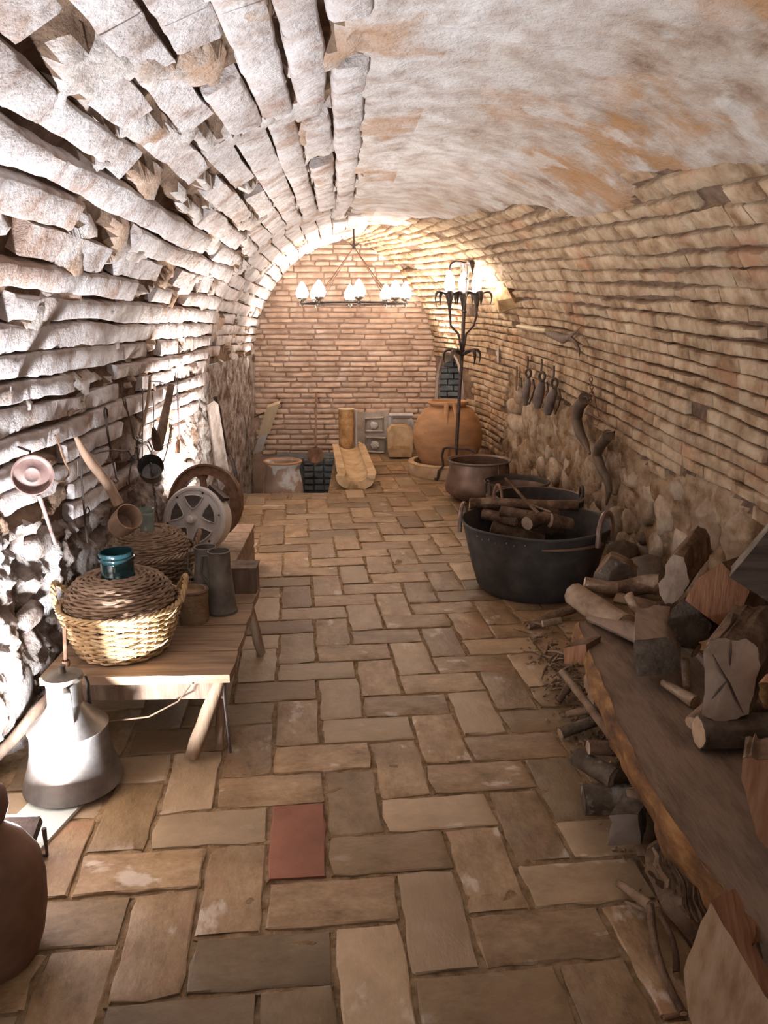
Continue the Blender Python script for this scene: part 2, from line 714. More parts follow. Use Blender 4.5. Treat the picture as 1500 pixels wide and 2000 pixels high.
def lay(side, courses):
    """returns a list of (size on screen, points, faces, centre, s)"""
    out = []
    seed = 0 if side == 'L' else 50000
    for (s0, s1, blen, gap, proud) in courses:
        y = 1.3 + rng.uniform(0, .2) if side == 'L' else 1.1 + rng.uniform(0, .2)
        while y < Y1 - .06:
            L = blen * rng.uniform(.75, 1.15) if rng.random() > .2 else blen * .5
            ya, yb = y, min(y + L, Y1)
            y = yb + (0.0 if side == 'L' else rng.uniform(.003, .009))
            ym = (ya + yb) / 2
            o = tilt(side, ym)
            sc = (s0 + s1) / 2 + o
            if sc > HALF - .03 or sc < -ZS + .02:
                continue
            if sc < rubble_top(side, ym):
                continue
            if plaster(side, sc, ym) > .80:
                continue
            if side == 'R' and in_niche(ym, ZS + sc if sc < 0 else 9, .10):
                continue
            if side == 'L' and ym > 6.9 and sc < -.1:
                pass
            seed += 1
            wav = lambda yy: (.012 if side == 'L' else .018) * noise.noise(Vector((yy * 1.7, s0 * 3, 5)))
            g = gap * (1 + 1.3 * noise.noise(Vector((ym * 2.2, s0 * 7, 2))))
            if rng.random() < (.0 if side == 'L' else .02):
                continue

            def pt(u, v):
                gu = max(.002, gap * (.9 + 1.9 * noise.noise(Vector((u * 1.1, s0 * 7, 2))) + 1.0 * noise.noise(Vector((u * 7, s0 * 17, 2)))))
                v = s0 + gu / 2 + (s1 - s0 - gu) * v
                ss = v + tilt(side, u) + wav(u)
                return surf(side, min(ss, HALF - .002), u), snorm(side, min(ss, HALF - .002), u)
            pr = proud * (1 + .8 * noise.noise(Vector((ym * 3, s0 * 11, 9)))) + rng.uniform(-.003, .005)
            pts, fs, pc = patch_brick(pt, ya, yb, 0, 1, pr if side == 'R' else proud + .006 * math.sin(s0 * 91), .05, seed, nu=7, nv=1, wn=.014 if side == 'L' else .008, jit=.012 if side == 'L' else .02, bevk=.12, cont=(side == 'L'), rough=.0025, edgeh=(-.001 if side == 'L' else -.003))
            q = project(pc)
            vis = 0
            if q and -60 < q[0] < 1560 and -60 < q[1] < 2060:
                vis = (1 / q[2]) ** 2
            out.append((vis, pts, fs, pc, sc))
    return out


def place_bricks(lst, limit, parent, material, name='brick', stuffname='distant_brickwork'):
    lst.sort(key=lambda a: -a[0])
    for vis, pts, fs, pc, sc in lst[:limit]:
        mb = MB()
        mb.add(pts, fs)
        mb.build(name, material, parent, loc=pc, angle=60)
    rest = lst[limit:]
    if rest:
        mb = MB()
        for vis, pts, fs, pc, sc in rest:
            mb.add(pts, fs)
        o = mb.build(stuffname, material, parent, angle=60)
        tag(o, kind='stuff')


cl = []
s = -.62
while s < HALF:
    pitch = interp(s, [(-.6, .080), (0, .095), (.8, .125), (2.1, .135)])
    gap = interp(s, [(-.6, .016), (.3, .017), (2.1, .014)])
    cl.append((s, s + pitch, .38, gap, .006))
    s += pitch
LB = lay('L', cl)
cr = []
s = -1.25
while s < HALF + .3:
    pitch = interp(s, [(-.6, .066), (.2, .074), (.6, .095), (2.1, .105)])
    gap = interp(s, [(-.6, .009), (.3, .013), (.5, .024), (2.1, .024)])
    cr.append((s, s + pitch, .25, gap, .006))
    s += pitch
RB = lay('R', cr)
allc = [b + ('L',) for b in LB if b[4] >= 0] + [b + ('R',) for b in RB if b[4] >= 0]
allc.sort(key=lambda a: -a[0])
top = allc[:300]
place_bricks([b[:5] for b in top if b[5] == 'L'], 999, ceiling, M['vault_brick'])
place_bricks([b[:5] for b in top if b[5] == 'R'], 999, ceiling, M['right_brick'])
rest = allc[300:]
mb = MB()
for b in rest:
    mb.add(b[1], b[2], 0 if b[5] == 'L' else 1)
o = mb.build('distant_brickwork', [M['vault_brick'], M['right_brick']], ceiling, angle=60)
tag(o, kind='stuff')
place_bricks([b for b in LB if b[4] < 0], 300, wall_left, M['vault_brick'])
place_bricks([b for b in RB if b[4] < 0], 300, wall_right, M['right_brick'])

# rubble stones standing proud of the lower walls
def rubble_stones(side, n, parent, material, ymax, lo, hi, seed):
    r = random.Random(seed)
    placed = []
    tries = 0
    while len(placed) < n and tries < 6000:
        tries += 1
        y = r.uniform(1.7, ymax)
        rt = rubble_top(side, y) - .03
        s = r.uniform(-ZS + .08, rt)
        w, h = r.uniform(lo, hi), r.uniform(lo, hi) * .8
        if s + h > rt + .02 or s - h < -ZS:
            continue
        if any(((y - a) / (w + c)) ** 2 + ((s - b) / (h + d)) ** 2 < .80 for a, b, c, d in placed):
            continue
        placed.append((y, s, w, h))
        ph = r.uniform(0, 9)
        K = 12
        c0 = surf(side, s, y)
        nn = snorm(side, s, y)
        vs = []
        for ring, (rr, hh) in enumerate(((1.0, -.03), (.96, .001), (.84, .012), (.40, .018))):
            for k in range(K):
                a = 2 * PI * k / K
                rad = rr * (1 + .38 * noise.noise(Vector((math.cos(a) * 1.3 + ph, math.sin(a) * 1.3, ph))))
                q = surf(side, s + h * rad * math.sin(a), y + w * rad * math.cos(a))
                vs.append(q + nn * (hh * (h / .09) ** .5 + .014 * noise.noise(q * 12) * (ring > 0)))
        vs.append(c0 + nn * .020 * (h / .09) ** .5)
        fs = []
        for ring in range(3):
            for k in range(K):
                l = (k + 1) % K
                fs.append((ring * K + k, ring * K + l, (ring + 1) * K + l, (ring + 1) * K + k))
        for k in range(K):
            fs.append((3 * K + k, 3 * K + (k + 1) % K, 4 * K))
        a, b, c = vs[fs[-1][0]], vs[fs[-1][1]], vs[fs[-1][2]]
        if (b - a).cross(c - a).dot(nn) < 0:
            fs = [f[::-1] for f in fs]
        m_ = MB()
        m_.add(vs, fs)
        m_.build('stone', material, parent, loc=c0, angle=80)


rubble_stones('R', 70, wall_right, M['stone'], 7.4, .07, .24, 3)
rubble_stones('L', 8, wall_left, M['rock'], 5.6, .06, .14, 5)

# ------------------------------------------------------------------ niche in the right wall
yc_ = (NICHE[0] + NICHE[1]) / 2
outl = []
NZS = NICHE[3] - .42
hw = (NICHE[1] - NICHE[0]) / 2 + .02
outl.append((yc_ - hw, NICHE[2] - .03))
outl.append((yc_ - hw, NZS))
for k in range(1, 12):
    a = PI - PI * k / 12
    outl.append((yc_ + hw * math.cos(a), NZS + (.44) * math.sin(a)))
outl.append((yc_ + hw, NZS))
outl.append((yc_ + hw, NICHE[2] - .03))
wdir = Vector((XRf(8.2) - XRf(9.0), -.8, 0)).normalized()
win = Vector((wdir.y, -wdir.x, 0))
if win.x < 0:
    win = -win
mb = MB()
fr = [Vector((XRf(y) - .012, y, z)) for y, z in outl]
bk = [Vector((XRf(yc_) + (y - yc_) * -.511, y, z)) + win * .34 for y, z in outl]
n = len(fr)
vs = fr + bk
fs = [(k, (k + 1) % n, n + (k + 1) % n, n + k) for k in range(n)]
mb.add(vs, fs)
M['reveal'] = mat('cream_render', [(.42, .33, .25), (.56, .46, .37), (.62, .53, .44)], 7, .9, .6, .01, 'world', bscale=50, spec=.1)
M['grey_brick'] = mat('grey_brick', [(.08, .085, .09), (.13, .14, .145), (.18, .19, .19)], 8, .9, .6, .01, 'world', bscale=60, rnd=.1, spec=.1)
niche = mb.build('trim_1', M['reveal'], smooth=False)
tag(niche, 'arched niche with cream rendered reveal and grey brick back', kind='structure')
# grey bricks on the far jamb of the niche
for k in range(17):
    za = NICHE[2] + k * .068
    x = XRf(NICHE[1]) + .03 - (k % 2) * .07
    while x < XRf(NICHE[1]) + .36:
        xa, xb = max(x, XRf(NICHE[1]) + .015), x + .16
        x += .168
        pt = lambda u, v: (Vector((u, NICHE[1] + .005, v)), Vector((0, -1, 0)))
        pts, fs, pc = patch_brick(pt, xa, xb, za, za + .060, .010, .03, k * 10 + int(x * 10), nu=4, nv=1, jit=.002, rough=.002)
        b_ = MB()
        b_.add(pts, fs)
        b_.build('brick', M['grey_brick'], niche, loc=pc)
mb = MB()
mb.add(bk, [tuple(range(n))])
mb.build('niche_back', M['grey_brick'], niche, smooth=False)

# ------------------------------------------------------------------ back wall
mb = MB()
NX, NZ = 90, 130
bx0, bx1, bz0, bz1 = -1.6, 1.6, -.62, 2.62
vs = []
for j in range(NZ + 1):
    for i in range(NX + 1):
        x = bx0 + (bx1 - bx0) * i / NX
        z = bz0 + (bz1 - bz0) * j / NZ
        vs.append((x, 9.0 + .012 + .006 * fbm((x, 0, z), 3, 6), z))
mb.add(vs, [(j * (NX + 1) + i, j * (NX + 1) + i + 1, (j + 1) * (NX + 1) + i + 1, (j + 1) * (NX + 1) + i) for j in range(NZ) for i in range(NX)])
wall_back = mb.build('wall_back', M['back_mortar'])
tag(wall_back, kind='structure')
bl = []
z = -.02
row = 0
rb = random.Random(21)
while z < 2.36:
    hgt = .062 * rb.uniform(.9, 1.1)
    x = -1.22 - rb.uniform(0, .28)
    while x < 1.0:
        L = rb.choice((.29, .29, .27, .15))
        xa, xb = x, x + L
        x = xb + .012
        xm, zm = (xa + xb) / 2, z + hgt / 2
        # inside the profile at the far end
        xl, xr = XLf(8.95), XRf(8.95)
        a = (xr - xl) / 2
        xc = (xr + xl) / 2
        zz = zm
        if zz > ZS:
            ww = a * max(0, 1 - ((zz - ZS) / 1.23) ** 1.8) ** (1 / 1.8)
        else:
            ww = a
        xa, xb = max(xa, xc - ww - .02), min(xb, xc + ww + .02)
        if xb - xa < .06:
            continue
        pr = .010 + rb.uniform(-.005, .006) - (.007 if (noise.noise(Vector((xm * 1.2, zm * 1.2, 3))) > .12) else 0)
        jj = rb.uniform(-.004, .004)
        pt = lambda u, v: (Vector((u, 9.0, v + jj)), Vector((0, -1, 0)))
        pts, fs, pc = patch_brick(pt, xa, xb, z + .004, z + hgt - .008, pr, .03, int(xm * 1000 + zm * 77), nu=4, nv=1, jit=.003, rough=.002)
        bl.append((1 - abs(zm - 1) * .1, pts, fs, pc, 0))
    z += hgt
    row += 1
place_bricks(bl, 300, wall_back, M['back_brick'])

# ------------------------------------------------------------------ floor and pit
PX1, PY0 = -.28, 6.82
mb = MB()
DX = .03


def floor_grid(x0, x1, y0, y1, d):
    nx, ny = max(1, int((x1 - x0) / d)), max(1, int((y1 - y0) / d))
    vs = []
    for j in range(ny + 1):
        for i in range(nx + 1):
            x = x0 + (x1 - x0) * i / nx
            y = y0 + (y1 - y0) * j / ny
            vs.append((x, y, -.003 + .005 * fbm((x, y, 0), 3, 14)))
    mb.add(vs, [(j * (nx + 1) + i, j * (nx + 1) + i + 1, (j + 1) * (nx + 1) + i + 1, (j + 1) * (nx + 1) + i) for j in range(ny) for i in range(nx)])


floor_grid(-1.9, 2.1, -1.5, 1.0, .2)
floor_grid(-1.5, 2.0, 1.0, 4.6, .025)
floor_grid(-1.5, 2.0, 4.6, PY0, .05)
floor_grid(PX1, 2.0, PY0, 9.1, .06)
floor_ = mb.build('floor', M['grout'])
tag(floor_, kind='structure')
# pit: lining walls and bottom
mb = MB()
mb.box((PX1 + .03, (PY0 + 9.0) / 2, -.31), (.06, 9.0 - PY0, .60))
mb.box(((-1.3 + PX1) / 2, PY0 - .03, -.31), (PX1 + 1.3, .06, .58))
mb.box((-.75, 7.9, -.60), (1.1, 2.3, .04))
pit = mb.build('floor_pit', M['reveal'], smooth=False)
tag(pit, 'sunken pit lined with cream stone at the back left', kind='structure')
for k in range(7):          # grey courses of the stair side at the back of the pit
    for q in range(3):
        xa = -.62 + q * .115
        pt = lambda u, v: (Vector((u, 8.55, v)), Vector((0, -1, 0)))
        pts, fs, pc = patch_brick(pt, xa, xa + .108, -.50 + k * .073, -.50 + k * .073 + .062, .012, .08, k * 7 + q, nu=4, nv=1)
        b_ = MB()
        b_.add(pts, fs)
        b_.build('brick', M['grey_brick'], pit, loc=pc)
mb = MB()
mb.box((-.60, 8.80, -.27), (.70, .44, .56))
mb.build('step', M['grey_brick'], pit, smooth=False)

# herringbone tiles
U = .1755
ANG = R(4.5)
anc = P(520, 1727, z=0)
ca, sa = math.cos(ANG), math.sin(ANG)
tiles = []
for gx in range(-40, 40):
    for gy in range(-40, 60):
        m_ = (gy - gx + 2) % 4
        if m_ == 2:
            a, b, w, h = gx, gy, 1, 2      # lengthwise: covers (gx, gy) and (gx, gy + 1)
        elif m_ == 1:
            a, b, w, h = gx, gy, 2, 1      # across: covers (gx, gy) and (gx + 1, gy)
        else:
            continue
        cx, cy = (a + w / 2) * U, (b + h / 2) * U
        X = anc.x + cx * ca - cy * sa
        Y = anc.y + cx * sa + cy * ca
        if Y < 1.15 or Y > 9.0:
            continue
        if X < XLf(Y) - .02 or X > XRf(Y) + .02:
            continue
        if X < PX1 + .14 and Y > PY0 - .22:
            continue
        q = project((X, Y, 0))
        vis = (1 / q[2]) ** 2 if q and -150 < q[0] < 1650 and q[1] < 2250 else 0
        tiles.append((vis, X, Y, w, h))
tiles.sort(key=lambda t: -t[0])
rt_ = random.Random(4)
special = {}


def tile_mesh(seed):
    W, H = 2 * U - .014, U - .014
    pt = lambda u, v: (Vector((u, v, 0)), Vector((0, 0, 1)))
    pts, fs, pc = patch_brick(pt, -W / 2, W / 2, -H / 2, H / 2, .003, .015, seed, nu=7, nv=2, jit=.005, rough=.0012, bevk=.03, edgeh=.0005)
    mb = MB()
    mb.add(pts, fs)
    return mb.build('floor_tile', M['tile'], floor_, angle=24)


variants = [tile_mesh(k + 5) for k in range(14)]
M['tile_red'] = mat('red_floor_tile', [(.20, .075, .042), (.28, .11, .065)], 8, .6, .4, .003, 'obj', bscale=40, spec=.3)
stuffm = MB()
redp = P(580, 1648, z=0)
for idx, (vis, X, Y, w, h) in enumerate(tiles):
    z = rt_.uniform(-.003, .003)
    rot = ANG + rt_.uniform(-.02, .02) + (PI / 2 if h == 2 else 0) + (PI if rt_.random() > .5 else 0)
    tx, ty = rt_.uniform(-.01, .01), rt_.uniform(-.01, .01)
    v0 = variants[rt_.randrange(14)]
    if idx < 300:
        o = v0.copy()
        COL.objects.link(o)
        o.parent = floor_
        o.location = (X, Y, z)
        o.rotation_euler = (tx, ty, rot)
        if abs(X - redp.x) < .06 and abs(Y - redp.y) < .06:
            o.data = o.data.copy()
            o.data.materials[0] = M['tile_red']
            o['label'] = 'smooth red floor tile'
    else:
        mt = Matrix.Translation((X, Y, z)) @ Euler((tx, ty, rot)).to_matrix().to_4x4()
        stuffm.add([mt @ v.co for v in v0.data.vertices], [tuple(p.vertices) for p in v0.data.polygons])
if stuffm.v:
    o = stuffm.build('distant_floor_tiles', M['tile'], floor_, angle=24)
    tag(o, kind='stuff')
for o in variants:
    bpy.data.objects.remove(o, do_unlink=True)
# row of header bricks along the edge of the pit
x = -1.14
k = 0
while x < PX1 - .05:
    pt = lambda u, v: (Vector((u, v, 0.0)), Vector((0, 0, 1)))
    pts, fs, pc = patch_brick(pt, x, x + .165, PY0 - .24, PY0 - .01, .006, .03, 900 + k, nu=4, nv=2)
    b_ = MB()
    b_.add(pts, fs)
    b_.build('floor_tile', M['tile'], floor_, loc=pc)
    x += .178
    k += 1
# ------------------------------------------------------------------ object materials
M['jug'] = mat('dark_clay', [(.10, .05, .03), (.17, .085, .05), (.22, .12, .075)], 6, .75, .3, .004, bscale=40, spec=.3)
M['can'] = mat('dull_tin', [(.12, .105, .095), (.20, .18, .165), (.29, .265, .245)], 9, .40, .3, .002, metal=.6, bscale=50,
               blotch=[((.18, .13, .10), 6, .5, .62, .5)])
M['tin_dark'] = mat('dark_tin', [(.09, .072, .056), (.155, .128, .10), (.22, .185, .145)], 12, .6, .4, .003, metal=.3, bscale=60)
M['iron'] = mat('black_iron', [(.035, .028, .025), (.07, .05, .042), (.11, .075, .06)], 18, .6, .5, .003, metal=.35, bscale=90)
M['rust'] = mat('rusty_iron', [(.10, .05, .03), (.19, .10, .06), (.27, .16, .10)], 22, .75, .5, .003, metal=.2, bscale=90)
M['pinkrust'] = mat('worn_copper_pan', [(.15, .08, .07), (.23, .145, .125), (.29, .20, .18)], 16, .6, .4, .002, metal=.25, bscale=60)
M['bench'] = mat('worn_bench_wood', [(.14, .085, .05), (.26, .165, .10), (.36, .24, .15)], 3.0, .75, .6, .004, stretch=(1, 9, 9), bscale=14,
                 blotch=[((.14, .09, .06), 5, .55, .7, .5)], rnd=.08)
M['leg'] = mat('leg_wood', [(.17, .105, .06), (.29, .19, .12), (.38, .26, .165)], 3.0, .7, .6, .004, stretch=(8, 8, 1), bscale=14)
M['oldwood'] = mat('old_brown_wood', [(.09, .055, .035), (.17, .11, .075), (.25, .17, .12)], 3.0, .8, .7, .005, stretch=(8, 8, 1), bscale=16)
M['ladle'] = mat('ladle_wood', [(.20, .12, .075), (.32, .20, .13), (.40, .27, .18)], 4.0, .6, .4, .003, stretch=(6, 6, 1), bscale=14)
M['wicker'] = mat('pale_wicker', [(.28, .16, .07), (.46, .30, .145), (.58, .42, .24)], 14, .6, .3, .002, bscale=80)
M['wicker_dark'] = mat('dark_wicker', [(.13, .075, .045), (.25, .16, .10), (.35, .24, .16)], 14, .7, .3, .002, bscale=80)
M['teal'] = mat('teal_glass', [(.012, .042, .048), (.02, .065, .072)], 5, .12, .0, .001, spec=.6)
M['greenglass'] = mat('green_glass', [(.34, .42, .36), (.42, .50, .43)], 5, .08, .0, .001, spec=.6)
for g in ('teal', 'greenglass'):
    bs_ = M[g].node_tree.nodes['Principled BSDF']
    bs_.inputs['Transmission Weight'].default_value = .55 if g == 'greenglass' else .25
M['alu'] = mat('dull_aluminium', [(.60, .54, .50), (.72, .67, .62), (.80, .75, .71)], 8, .45, .2, .001, metal=.2, bscale=70)
M['mesh'] = mat('grille_metal', [(.10, .085, .075), (.18, .15, .13)], 60, .6, .6, .002, metal=.4, bscale=220)
M['whiteboard'] = mat('white_panel', [(.62, .65, .58), (.72, .74, .68)], 4, .5, .1, .001)
M['rope'] = mat('brown_cord', [(.12, .07, .045), (.2, .13, .08)], 30, .9, .4, .002)


def wallx(side, y, z):
    xl, xr = XLf(y), XRf(y)
    if z < ZS:
        return xl + .05 * (z - ZS) if side == 'L' else xr - .05 * (z - ZS)
    a, xc = (xr - xl) / 2, (xr + xl) / 2
    n = interp(y, [(3, 2.0), (6, 2.0), (9, 1.8)])
    w = a * max(0, 1 - ((z - ZS) / 1.23) ** n) ** (1 / n)
    return xc - w if side == 'L' else xc + w


def onwall(x, y, side, off=.05):
    Y = 1.2
    last = None
    while Y < 8.98:
        p = P(x, y, Y=Y)
        d = (p.x - (wallx('L', p.y, p.z) + off)) if side == 'L' else ((wallx('R', p.y, p.z) - off) - p.x)
        if d < 0:
            return p
        Y += .01
    return P(x, y, Y=8.95)


def wtube(name, pxs, r, material, parent, side='L', off=.05, n=6, base=None, flat=1.0):
    pts = [onwall(a, b, side, off) - base for a, b in pxs]
    mb = MB()
    mb.tube(pts, r, n, flat=flat)
    return mb.build(name, material, parent)


def ring_pts(c, r, ax1, ax2, n=20):
    return [Vector(c) + Vector(ax1) * r * math.cos(2 * PI * k / n) + Vector(ax2) * r * math.sin(2 * PI * k / n) for k in range(n)]


# ------------------------------------------------------------------ jug, lamp, can, board
t = thing('clay_jug', 'dark brown clay jug with a round neck, cut by the left edge of the photo', 'jug', (-.892, 1.58, 0))
t.scale = (1.0, 1.0, 1.02)
mb = MB()
mb.lathe([(.085, 0), (.10, .01), (.118, .06), (.131, .13), (.135, .20), (.128, .255), (.10, .305), (.064, .34), (.052, .362)], 48)
mb.build('body', M['jug'], t)
mb = MB()
mb.lathe([(.052, .358), (.066, .375), (.075, .405), (.072, .435), (.052, .458), (.036, .462), (.030, .45), (.034, .40)], 40, caps=(False, False))
mb.build('neck', M['jug'], t)
mb = MB()
mb.tube([(-.07, 0, .42), (-.12, 0, .43), (-.155, 0, .38), (-.15, 0, .30), (-.12, 0, .25)], .013, 8)
mb.build('handle', M['jug'], t)

t = thing('flood_lamp', 'small black flood lamp shining between clay jug and tin can', 'lamp', (-1.0, 1.95, 0))
mb = MB()
mb.box((0, -.02, .085), (.15, .03, .10), Euler((R(-66), 0, 0)).to_matrix())
mb.build('housing', M['iron'], t, smooth=False)
mb = MB()
mb.box((0, -.012, .102), (.13, .004, .085), Euler((R(-66), 0, 0)).to_matrix())
M['lampface'] = mat('lit_lamp_glass', [(1, 1, 1)], 1, .3, 0, emit=(.93, .96, 1, 25))
mb.build('lit_glass', M['lampface'], t, smooth=False)
mb = MB()
mb.tube([(.095, -.01, .10), (.095, -.01, .012), (-.095, -.01, .012), (-.095, -.01, .10)], .007, 6)
mb.build('bracket', M['iron'], t)

mb = MB()
rz = Euler((0, 0, R(-12))).to_matrix()
mb.box((-.985, 2.14, .008), (.17, .52, .012), rz)
o = mb.build('floor_panel', M['whiteboard'], smooth=False)
tag(o, 'pale flat panel lying on the floor under the tin can', 'panel')

t = thing('oil_can', 'dull tin can with narrow neck, lid and flared base beside the jug', 'can', (-.955, 2.30, .016))
mb = MB()
mb.lathe([(.150, 0), (.158, .008), (.150, .035), (.137, .075), (.126, .125), (.121, .175), (.121, .205)], 56)
mb.build('body', M['can'], t)
mb = MB()
mb.lathe([(.124, .203), (.126, .207), (.105, .225), (.080, .25), (.060, .278), (.055, .29)], 56, caps=(False, False))
mb.build('shoulder', M['can'], t)
mb = MB()
mb.lathe([(.055, .288), (.054, .35), (.056, .372)], 48, caps=(False, False))
mb.build('neck', M['can'], t)
mb = MB()
mb.lathe([(.061, .370), (.063, .376), (.060, .386), (.030, .390), (.012, .394), (.010, .41), (.013, .418), (.001, .422)], 40)
mb.build('lid', M['tin_dark'], t)
for sg in (0, 1):
    a = R(-62 + 118 * sg)
    c, s_ = math.cos(a), math.sin(a)
    mb = MB()
    mb.tube([(c * .056, s_ * .056, .36), (c * .078, s_ * .078, .355), (c * .088, s_ * .088, .32), (c * .084, s_ * .084, .285), (c * .088, s_ * .088, .248)], .011, 8, flat=.4)
    mb.build('handle', M['can'], t)

t = thing('leaning_pole', 'brown wooden pole leaning on the wall behind the tin can', 'pole')
a, b = P(112, 1345, Y=2.52), P(-25, 1500, Y=2.36)
t.location = b
mb = MB()
dv_ = a - b
mb.tube([dv_ * k / 6 + Vector((0, 0, .004 * math.sin(k * 2))) for k in range(7)], [.018, .02, .02, .021, .021, .022, .02], 10)
mb.build('shaft', M['oldwood'], t)
mb = MB()
mb.tube([dv_ * .93, dv_ * 1.02], .025, 10)
mb.build('collar', M['rust'], t)

# iron rod standing behind the can, up to the wall
base = P(133, 1330, Y=2.46)
t = thing('iron_rod', 'thin rusty iron rod standing behind the lid of the tin can', 'rod', base)
mb = MB()
mb.tube([P(133, 1335, Y=2.46) - base, P(128, 1290, Y=2.49) - base, P(126, 1225, Y=2.52) - base], [.007, .006, .007], 6)
mb.build('shaft', M['rust'], t)
mb = MB()
mb.lathe([(.012, -.01), (.014, 0), (.012, .012)], 12, c=tuple(P(129, 1296, Y=2.49) - base))
mb.build('knob', M['rust'], t)

# ------------------------------------------------------------------ low bench
TZ = .33
t = thing('low_bench', 'low worn plank bench along left wall, carrying both wicker baskets', 'bench', (-.76, 2.9, 0))


def T(x, y, z):
    return (x + .76, y - 2.9, z)


yy = 2.43
for k, wd in enumerate((.205, .25, .24, .25)):
    mb = MB()
    xr_ = -.448 - k * .004
    xl_ = -1.09
    n_ = 8
    vs = []
    rr = random.Random(k)
    y0_, y1_ = yy, yy + wd - .006
    top_, bot_ = TZ, TZ - .03
    ring_ = [(xl_, y0_)] + [(xl_ + (xr_ - xl_) * q / n_, y0_ + rr.uniform(-.003, .003)) for q in range(1, n_)] + [(xr_, y0_ + .004), (xr_ + .006, (y0_ + y1_) / 2), (xr_, y1_)] + \
            [(xl_ + (xr_ - xl_) * q / n_, y1_ + rr.uniform(-.003, .003)) for q in range(n_ - 1, 0, -1)] + [(xl_, y1_)]
    mb.prism([T(a, b, bot_) for a, b in ring_], (0, 0, .03), layers=1, jit=.001, seed=k)
    o = mb.build('plank', M['bench'], t, angle=30)
    fix_normals(o)
    yy += wd
mb = MB()
mb.box(T(-.76, 2.47, TZ - .065), (.56, .03, .07))
mb.build('apron', M['oldwood'], t, smooth=False)
mb = MB()
mb.box(T(-.50, 2.9, TZ - .055), (.03, .86, .05))
mb.build('rail', M['oldwood'], t, smooth=False)
legs = [((-.485, 2.47, TZ - .03), tuple(P(374, 1478, z=.022)), .027), ((-.485, 2.50, TZ - .03), tuple(P(428, 1462, z=.015)), .017),
        ((-.50, 3.25, TZ - .03), (-.46, 3.32, .01), .022), ((-1.02, 3.28, TZ - .03), (-1.05, 3.34, .01), .022), ((-1.0, 2.56, TZ - .03), (-1.02, 2.53, .01), .02)]
for a, b, r_ in legs:
    mb = MB()
    a, b = Vector(T(*a)), Vector(T(*b))
    mb.tube([a + (b - a) * k / 5 + Vector((.003 * math.sin(k * 3), 0, 0)) for k in range(6)], [r_ * .75, r_ * .9, r_, r_ * 1.02, r_ * 1.02, r_ * .92], 10)
    mb.build('leg', M['leg'], t)
mb = MB()
mb.tube([T(-.478, 2.46, TZ - .03), T(-.462, 2.455, .02)], .005, 6)
mb.build('iron_stay', M['iron'], t)
mb = MB()
mb.tube([T(-1.0, 2.40, .27), T(-.85, 2.38, .19), T(-.72, 2.39, .20), T(-.62, 2.40, .25), T(-.58, 2.42, .30)], .003, 5)
tag(mb.build('loose_cord', M['rope'], None, loc=None), 'thin brown cord hanging in a loop below the front edge of the bench', 'cord')
bpy.data.objects['loose_cord'].location = (-.76, 2.9, 0)

# second low bench / crate carrying the wheel
t = thing('wooden_crate', 'low pale wooden crate standing under the iron wheel', 'crate', (-.87, 4.22, 0))
rr = random.Random(5)
for k in range(5):
    mb = MB()
    y = -.50 + k * .20
    mb.box((0, y + .1, .255), (.42, .19, .02))
    mb.build('top_board', M['leg'], t, smooth=False)
for sx in (-1, 1):
    for q in range(2):
        mb = MB()
        mb.box((sx * .195, 0, .07 + q * .11), (.02, .96, .09))
        mb.build('side_board', M['bench'], t, smooth=False)
for sy in (-1, 1):
    for q in range(2):
        mb = MB()
        mb.box((0, sy * .49, .07 + q * .11), (.40, .02, .09))
        mb.build('end_board', M['bench'], t, smooth=False)

t = thing('wooden_box', 'small dark wooden box on the bench, right of the tin measures', 'box', (-.515, 3.30, TZ))
for sy in (-1, 1):
    mb = MB()
    mb.box((0, sy * .055, .055), (.11, .012, .11))
    mb.build('side_board', M['oldwood'], t, smooth=False)
for sx in (-1, 1):
    mb = MB()
    mb.box((sx * .05, 0, .055), (.012, .10, .11))
    mb.build('end_board', M['oldwood'], t, smooth=False)
mb = MB()
mb.box((0, 0, .115), (.12, .125, .01))
mb.build('lid', M['oldwood'], t, smooth=False)


# ------------------------------------------------------------------ baskets and demijohns
def weave_rows(prof, rows, stakes, amp, sr, seed, per=3):
    """prof(f) -> (radius, z) ; woven strands as wavy closed rings"""
    mb = MB()
    r = random.Random(seed)
    for i in range(rows):
        f = (i + .5) / rows
        rad, z = prof(f)
        ph = i * PI
        pts = []
        K = stakes * per
        tl, tp = r.uniform(-.003, .003), r.uniform(0, 6.28)
        for k in range(K):
            a = 2 * PI * k / K
            w = amp * math.cos(stakes / 2 * a + ph)
            rr_ = rad + w + .002 * noise.noise(Vector((a * 3, i, seed)))
            pts.append((rr_ * math.cos(a), rr_ * math.sin(a), z + tl * math.sin(a + tp) + .0035 * noise.noise(Vector((a * 5, i * 3.3, seed + 5)))))
        mb.tube(pts, sr * r.uniform(.8, 1.15), 5, closed=True)
    return mb


def stake_set(prof, stakes, sr, n=8):
    mb = MB()
    for k in range(stakes):
        a = 2 * PI * k / stakes
        pts = []
        for q in range(n + 1):
            rad, z = prof(q / n)
            pts.append((rad * math.cos(a), rad * math.sin(a), z))
        mb.tube(pts, sr, 5)
    return mb


